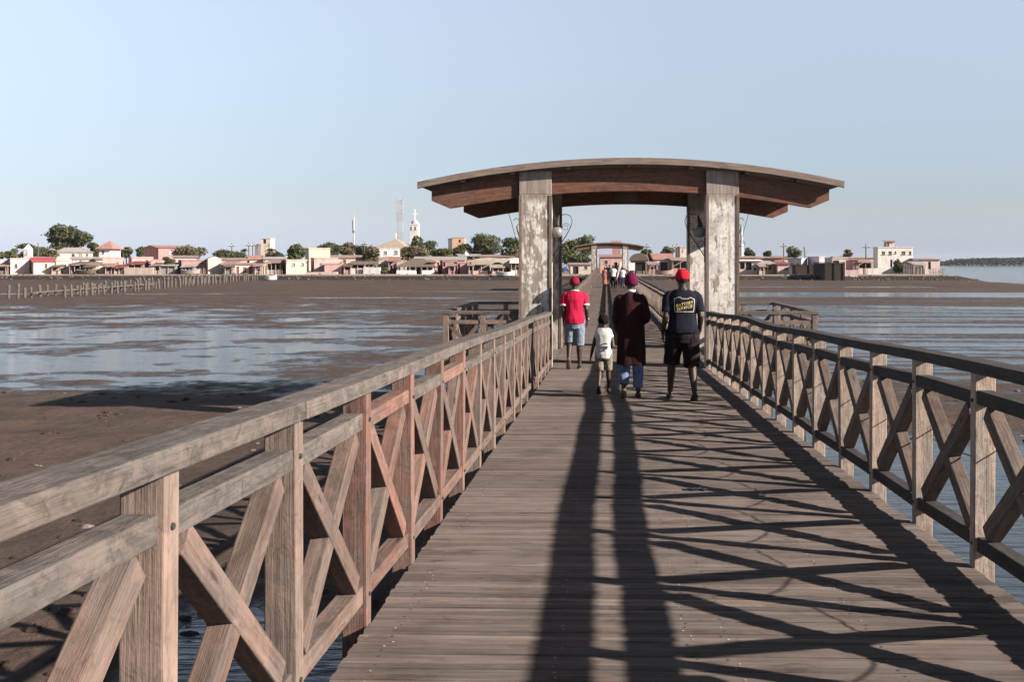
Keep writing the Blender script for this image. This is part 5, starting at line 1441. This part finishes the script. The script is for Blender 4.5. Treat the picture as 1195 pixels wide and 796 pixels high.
    def shoes(s, mat, name='sandal', full=False):
        for sd in 'LR':
            b = MB()
            if full: s.foot(b, s.P[sd + 'A'], s.P[sd + 'F'], .008)
            else:
                a = s.P[sd + 'A']; p_ = s.P[sd + 'F']; c, sn = math.cos(-p_), math.sin(-p_)
                Q = lambda y, z: a + V((0, y * c - z * sn, y * sn + z * c))
                b.loft([Q(-.095, -.082), Q(-.04, -.084), Q(.05, -.084), Q(.12, -.086), Q(.185, -.088)], [(.030, .010), (.040, .011), (.040, .011), (.050, .011), (.030, .009)], 12)
                b.loft([Q(.075, -.075) + V((-.046, 0, 0)), Q(.085, -.034) + V((-.028, 0, 0)), Q(.085, -.024), Q(.085, -.034) + V((.028, 0, 0)), Q(.075, -.075) + V((.046, 0, 0))], [(.016, .004)] * 5, 8, side=(0, 1, 0))
            s.sc(b); b.build(name, mat, s.t, local=True, smooth=True)

def stand(px, Y, pyfeet=None):
    X = at(px, 400, Y).x; return (X, Y, deck_z(Y) + .004)

# man in the red jersey, furthest of the four
a = Person('man in red jersey, denim shorts and dark crimson cap walking beside left columns', stand(670.5, 19.42), R(3), 1.80, 'skin',
           pose=dict(LE=(-.212, -.05, 1.12), LW=(-.205, .04, .89), RE=(.222, -.06, 1.13), RW=(.245, .05, .91), LK=(-.095, .06, .50), LA=(-.115, -.14, .20), LF=.95, RK=(.09, .03, .49), RA=(.095, .02, .085)))
a.top('redshirt', .86, .72, .022, .022, 'whitecloth', 'whitecloth', .02, .007)
a.legs('denim', 1.12, .026, 1.0, .012)
a.cap('capred', 0.0)
b_ = MB(); b_.loft([a.P['RW'] + V((0, 0, .02)), a.P['RW'] + V((0, 0, .05))], [.031, .032], 14); a.sc(b_); b_.build('wristband', 'white', a.t, local=True, smooth=True)
a.shoes('sandal2')

# child
c = Person('small child in white top and shorts holding the hand of the robed man', stand(704.5, 14.72), R(-2), 1.16, 'skin2', head=1.42, voxel=.006,
           pose=dict(LS=(-.165, 0, 1.30), LE=(-.235, -.02, 1.04), LW=(-.29, .05, .80), LD=(-.15, .15, -1), RS=(.165, 0, 1.30), RE=(.215, -.06, 1.03), RW=(.355, -.02, 1.06), RD=(1, .25, .25),
                     RT=(0, .3, 1), RP=(0, -1, 0), LK=(-.10, .05, .50), LA=(-.105, -.16, .13), LF=.5, RK=(.10, .13, .51), RA=(.11, .15, .085)))
c.P  # noqa
c.top('whitecloth', .79, .16, .018, .004, None, None, .03, .006, 'tank_top', 1.46)
c.legs('beige', 1.02, .022, .92, .016)
hb = MB(); h0 = c.hc + V((0, -.022, .045)); hb.ell(h0, .125, .135, .125, 24, 16, lo=-50)
for i in range(len(hb.v)):
    n_ = (hb.v[i] - h0).normalized(); hb.v[i] = hb.v[i] + n_ * .010 * noise.noise(n_ * 9)
remesh(c.sc(hb), 'hair', 'hair', c.t, .006, .004, 60, 1)
c.shoes('sandal', 'shoe', True)

# robed man
r = Person('man in long dark maroon robe, plum knit cap and jeans leading a small child', stand(736.5, 14.1), R(0), 1.76, 'skin', turn=R(6),
           pose=dict(LS=(-.170, 0, 1.40), LE=(-.212, -.03, 1.12), LW=(-.140, .36, .86), LD=(0, .4, -.6), RS=(.170, 0, 1.40), RE=(.218, -.09, 1.13), RW=(.13, .13, 1.04), RD=(-.6, .6, .2), RP=(-.6, -.6, 0), RT=(0, .2, 1),
                     LK=(-.085, .07, .50), LA=(-.105, -.10, .155), LF=.65, RK=(.095, .02, .49), RA=(.10, .03, .085)))
mb = MB()
prof = [(1.475, .088, .080), (1.44, .140, .100), (1.38, .172, .122), (1.26, .172, .130), (1.12, .172, .134), (.98, .194, .144), (.80, .200, .150), (.62, .202, .158), (.47, .206, .166)]
mb.loft([(0, -.012, z) for z, _, _ in prof[::-1]], [(a_, b_) for _, a_, b_ in prof[::-1]], 36, power=2.3)
for sd, sg in (('L', -1), ('R', 1)):
    mb.ell(r.P[sd + 'S'] + V((-sg * .02, 0, -.012)), .072, .078, .070, 14, 10)
    r.limb(mb, r.P[sd + 'S'], r.P[sd + 'E'], r.P[sd + 'W'], (.054, .050, .052, .050), 14, f1=1.9, grow=.010)
r.sc(mb)
rob = remesh(mb, 'robe', 'robe', r.t, .0085, .012, 8, .12, 3, 3)
for v in rob.data.vertices:   # hanging folds that deepen towards the hem
    z = v.co.z / r.k
    if z < 1.05:
        q_ = math.atan2(v.co.y, v.co.x); k_ = min(1, (1.05 - z) / .5) * .011
        f = math.sin(q_ * 9 + 2.2 * math.sin(q_ * 2)) * k_; v.co.x += f * math.cos(q_); v.co.y += f * math.sin(q_)
b_ = MB(); pts = [(.066 * math.cos(q_), -.012 + .066 * math.sin(q_), 1.492 + (.016 if math.sin(q_) < 0 else -.012) * abs(math.sin(q_))) for q_ in [k * math.pi / 12 for k in range(25)]]
b_.loft(pts, [(.022, .012)] * 25, 8, side=(0, 0, 1)); r.sc(b_); b_.build('collar', 'whitecloth', r.t, local=True, smooth=True)
r.legs('jeans', 1.86, .014, .86, .012, 'jeans', .006)
r.cap('beanie', None, True, True, 'knit_cap', 1.12)
r.shoes('sandal2')

# man in the navy T-shirt
n_ = Person('heavy man in navy printed T-shirt, plaid shorts and bright red sideways cap', stand(796.5, 13.85), R(2), 1.82, 'skin', wide=1.0, turn=R(12),
            pose=dict(LE=(-.232, -.07, 1.12), LW=(-.262, .05, .89), RE=(.235, -.06, 1.12), RW=(.242, .10, .91), RD=(-.2, .45, -1), LH=(-.105, 0, .93), RH=(.105, 0, .93),
                      LK=(-.130, .13, .51), LA=(-.150, .16, .085), RK=(.125, .02, .49), RA=(.140, -.16, .125), RF=.45))
shirt = n_.top('navy', .90, .80, .026, .026, None, None, .06, .006)
n_.legs('plaid', 1.10, .036, .98, .020)
n_.cap('capbright', R(78))
n_.shoes('sandal', 'flip_flop')
# printed emblem on the back: an outlined battery box with two slanting lines of lettering
bvh = BVHTree.FromPolygons([v.co.copy() for v in shirt.data.vertices], [tuple(p.vertices) for p in shirt.data.polygons])
def back_project(x, z, off=.004):
    hit = bvh.ray_cast(V((x, -2, z)), V((0, 1, 0)))
    return V((x, (hit[0].y if hit[0] else -.15) - off, z))
zc = 1.275 * n_.k; xc = .015
def strip(pts, w_):
    b_ = MB()
    out = []
    for (p, q_) in zip(pts[:-1], pts[1:]):
        m_ = max(1, int((V(q_) - V(p)).length / .015))
        out += [V(p).lerp(V(q_), k / m_) for k in range(m_)]
    out.append(V(pts[-1])); vs, fs = [], []
    for i, p in enumerate(out):
        d = (out[min(i + 1, len(out) - 1)] - out[max(i - 1, 0)]).normalized(); nn = V((-d.y, d.x)) * w_ / 2
        for sg in (1, -1):
            e = p + nn * sg; vs.append(back_project(xc + e.x, zc + e.y))
    for i in range(len(out) - 1): fs.append((i * 2, i * 2 + 1, i * 2 + 3, i * 2 + 2))
    n0 = len(vs); vs2 = [v + V((0, .003, 0)) for v in vs]
    b_.add(vs, fs); return b_
w2, h2 = .136, .092
outl = [(-w2, -h2), (w2 * .93, -h2 * 1.03), (w2, h2 * .86), (w2 * .80, h2 * .92), (w2 * .70, h2 * 1.08), (w2 * .45, h2 * 1.08), (w2 * .36, h2 * .92), (-w2 * .32, h2 * .95), (-w2 * .42, h2 * 1.14), (-w2 * .76, h2 * 1.14), (-w2 * .84, h2 * .97), (-w2 * 1.06, h2 * .99), (-w2, -h2)]
pr = strip([V((x, z)) for x, z in outl], .0065).build('print_outline', 'cream', shirt, local=True)
for txt, zo, wdt in (('BATTERY', .012, .238), ('SERVICE', -.040, .215)):
    cu = bpy.data.curves.new('t', 'FONT'); cu.body = txt; cu.size = .06; cu.align_x = 'CENTER'; cu.align_y = 'CENTER'; cu.offset = .0006; cu.resolution_u = 2
    to = bpy.data.objects.new('t', cu); COL.objects.link(to); bpy.context.view_layer.update()
    me = bpy.data.meshes.new_from_object(to.evaluated_get(bpy.context.evaluated_depsgraph_get())); bpy.data.objects.remove(to)
    bm = bmesh.new(); bm.from_mesh(me)
    bmesh.ops.triangulate(bm, faces=bm.faces[:]); bmesh.ops.subdivide_edges(bm, edges=[e for e in bm.edges if e.calc_length() > .014], cuts=1, use_grid_fill=False)
    xs = [v.co.x for v in bm.verts]; ks = wdt / (max(xs) - min(xs))
    for v in bm.verts:
        x, y_ = v.co.x * ks, v.co.y * .95; v.co = back_project(xc - .004 + x + y_ * .12, zc + zo + y_ + x * .22, .005)
    bm.to_mesh(me); bm.free(); me.name = 'print_lettering'; me.materials.clear(); me.materials.append(M['yellow'])
    lo_ = bpy.data.objects.new('print_lettering', me); COL.objects.link(lo_); lo_.parent = shirt

# people further along the bridge
def walker(label, px, Y, H, top_, legs_, rz=0, robe=False, hat=None, sleeve=.7):
    q_ = random.uniform(-.08, .08)
    p = Person(label, stand(px, Y), rz, H, 'skin', voxel=.02, detail=False, pose=dict(LK=(-.1, .05 + q_, .5), LA=(-.1, q_, .085), RK=(.1, .04 - q_, .5), RA=(.1, -q_, .085)))
    if robe: p.top(top_, .22, 1.6, .03, .03, None, None, .14, .01, 'dress')
    else:
        p.top(top_, .86, sleeve, .024, .02, None, None, .02, .008); p.legs(legs_, 1.85, .02, 1.0, name='trousers')
    if hat: p.cap(hat, None, True, False, 'head_cover')
    return p
M['patterned'] = cloth('red_white_print', (.42, .17, .14), .6, 16)
walker('distant woman in long red and white patterned dress near the left railing', 706.3, 80, 1.66, 'patterned', None, 0, True, 'patterned')
walker('distant man in white shirt and dark trousers in the middle of the bridge', 715.6, 77, 1.78, 'whitecloth', 'navy')
walker('distant person in black clothes left of the man in white shirt', 711.2, 88, 1.74, 'navy', 'navy')
w3 = walker('distant person in pale lilac shirt and grey trousers near the right railing', 726.4, 77, 1.66, 'whitecloth', 'jeans')
walker('distant person in dark maroon clothes carrying a long pale bundle', 720.8, 80, 1.76, 'robe', 'robe')
walker('distant person in green clothes walking ahead of the man in white shirt', 707.8, 96, 1.70, 'navy', 'navy', hat='tarp')
mb = MB(); p_ = at(718.6, 328, 79.6); q_ = at(724.0, 305.5, 79.6); mb.loft([p_, p_.lerp(q_, .3), p_.lerp(q_, .75), q_], [(.05, .05), (.11, .08), (.14, .09), (.10, .07)], 10)
tag(mb.build('long_bundle', cloth('pale_pink_cloth', (.5, .36, .34)), smooth=True), 'long pale pink wrapped bundle carried upright by a distant walker', 'bundle')
# weed, shells and stones on the bare mud near the bridge
mb = MB(); rnd = random.Random(8)
for k in range(520):
    if k < 170: X, Y = rnd.uniform(-6.5, -2.2), rnd.uniform(5.0, 11.5)
    elif k < 400: X, Y = rnd.uniform(-18, -2.5), rnd.uniform(9, 26)
    else: X, Y = rnd.uniform(3.5, 13), rnd.uniform(17, 31)
    z = gz(X, Y)
    if z < -.03: continue
    r_ = rnd.uniform(.012, .06) * (1.5 if rnd.random() < .15 else 1)
    o0 = len(mb.v); mb.ell((X, Y, z), r_ * rnd.uniform(.9, 2.2), r_ * rnd.uniform(.8, 1.4), r_ * rnd.uniform(.4, .8), 7, 4, mi=0 if rnd.random() < .8 else 1)
    for i in range(o0, len(mb.v)): mb.v[i] = mb.v[i] + noise.noise_vector(mb.v[i] * 25) * r_ * .5
tag(mb.build('mud_debris', [plain('dark_weed', (.045, .026, .02), .8, .4, 20), plain('shell_bits', (.16, .13, .11), .7, .3, 20)]), 'weed clumps, shells and small stones scattered on the bare mud beside the bridge', 'debris', kind='stuff')
# ================================================================ camera, light, world
cam = bpy.data.cameras.new('camera'); co = bpy.data.objects.new('camera', cam); COL.objects.link(co)
co.location = EYE; co.rotation_euler = (R(90), 0, YAW)
cam.sensor_width = 36; cam.lens = 36 * F / 1195
cam.shift_x = (597.5 - CX) / 1195; cam.shift_y = -(398 - HY) / 1195
cam.clip_start = .05; cam.clip_end = 9000
sc.camera = co

SUN = V((2.0, -.72, 1.0)).normalized()
sl = bpy.data.lights.new('sun', 'SUN'); so = bpy.data.objects.new('sun', sl); COL.objects.link(so)
so.rotation_euler = SUN.to_track_quat('Z', 'Y').to_euler()
sl.energy = 5.0; sl.angle = R(.6); sl.color = (1, .90, .80)
wd = bpy.data.worlds.new('World'); sc.world = wd; wd.use_nodes = True
nt = wd.node_tree; bg = nt.nodes['Background']
sky = nt.nodes.new('ShaderNodeTexSky'); sky.sky_type = 'NISHITA'; sky.sun_disc = False
sky.sun_elevation = math.asin(SUN.z); sky.sun_rotation = math.atan2(SUN.x, SUN.y)
sky.altitude = 0; sky.air_density = 1.0; sky.dust_density = .3; sky.ozone_density = 3.0
hs = nt.nodes.new('ShaderNodeHueSaturation'); hs.inputs['Saturation'].default_value = .75
hs.inputs['Saturation'].default_value = .60
tc = nt.nodes.new('ShaderNodeTexCoord'); sp = nt.nodes.new('ShaderNodeSeparateXYZ'); nt.links.new(tc.outputs['Generated'], sp.inputs[0])
rp = nt.nodes.new('ShaderNodeValToRGB'); el = rp.color_ramp.elements
for p_, c_ in ((.0, (.40, .46, .70)), (.05, (.50, .50, .56)), (.12, (.61, .61, .63)), (.26, (.92, .90, .87)), (.36, (.6, .6, .6)), (.6, (.25, .25, .26))):
    e_ = el[0] if p_ == 0 else el.new(p_); e_.position = p_; e_.color = (*c_, 1)
el[-1].color = (.16, .16, .17, 1)
nt.links.new(sp.outputs['Z'], rp.inputs[0])
mx = nt.nodes.new('ShaderNodeMix'); mx.data_type = 'RGBA'; mx.blend_type = 'MULTIPLY'; mx.inputs[0].default_value = 1
nt.links.new(sky.outputs[0], hs.inputs['Color']); nt.links.new(hs.outputs[0], mx.inputs[6]); nt.links.new(rp.outputs[0], mx.inputs[7]); nt.links.new(mx.outputs[2], bg.inputs[0])
bg.inputs[1].default_value = .08
vs_ = sc.view_settings
vs_.view_transform = 'Standard'; vs_.look = 'None'; vs_.gamma = 1; vs_.use_curve_mapping = False
vs_.exposure = 1.47

# ---------------------------------------------------------------- sea haze
hz = MB(); hz.box(-3200, 3200, -400, 4700, -1.9, 34)
ho = hz.build('haze', 'white', origin=(0, 0, 0)); ho.data.materials.clear()
hm = bpy.data.materials.new('sea_haze'); hm.use_nodes = True; hm.node_tree.nodes.clear()
o_ = hm.node_tree.nodes.new('ShaderNodeOutputMaterial'); pv_ = hm.node_tree.nodes.new('ShaderNodeVolumePrincipled')
pv_.inputs['Color'].default_value = (.86, .90, .96, 1); pv_.inputs['Density'].default_value = .00005
hm.node_tree.links.new(pv_.outputs[0], o_.inputs['Volume']); ho.data.materials.append(hm)
tag(ho, kind='stuff')
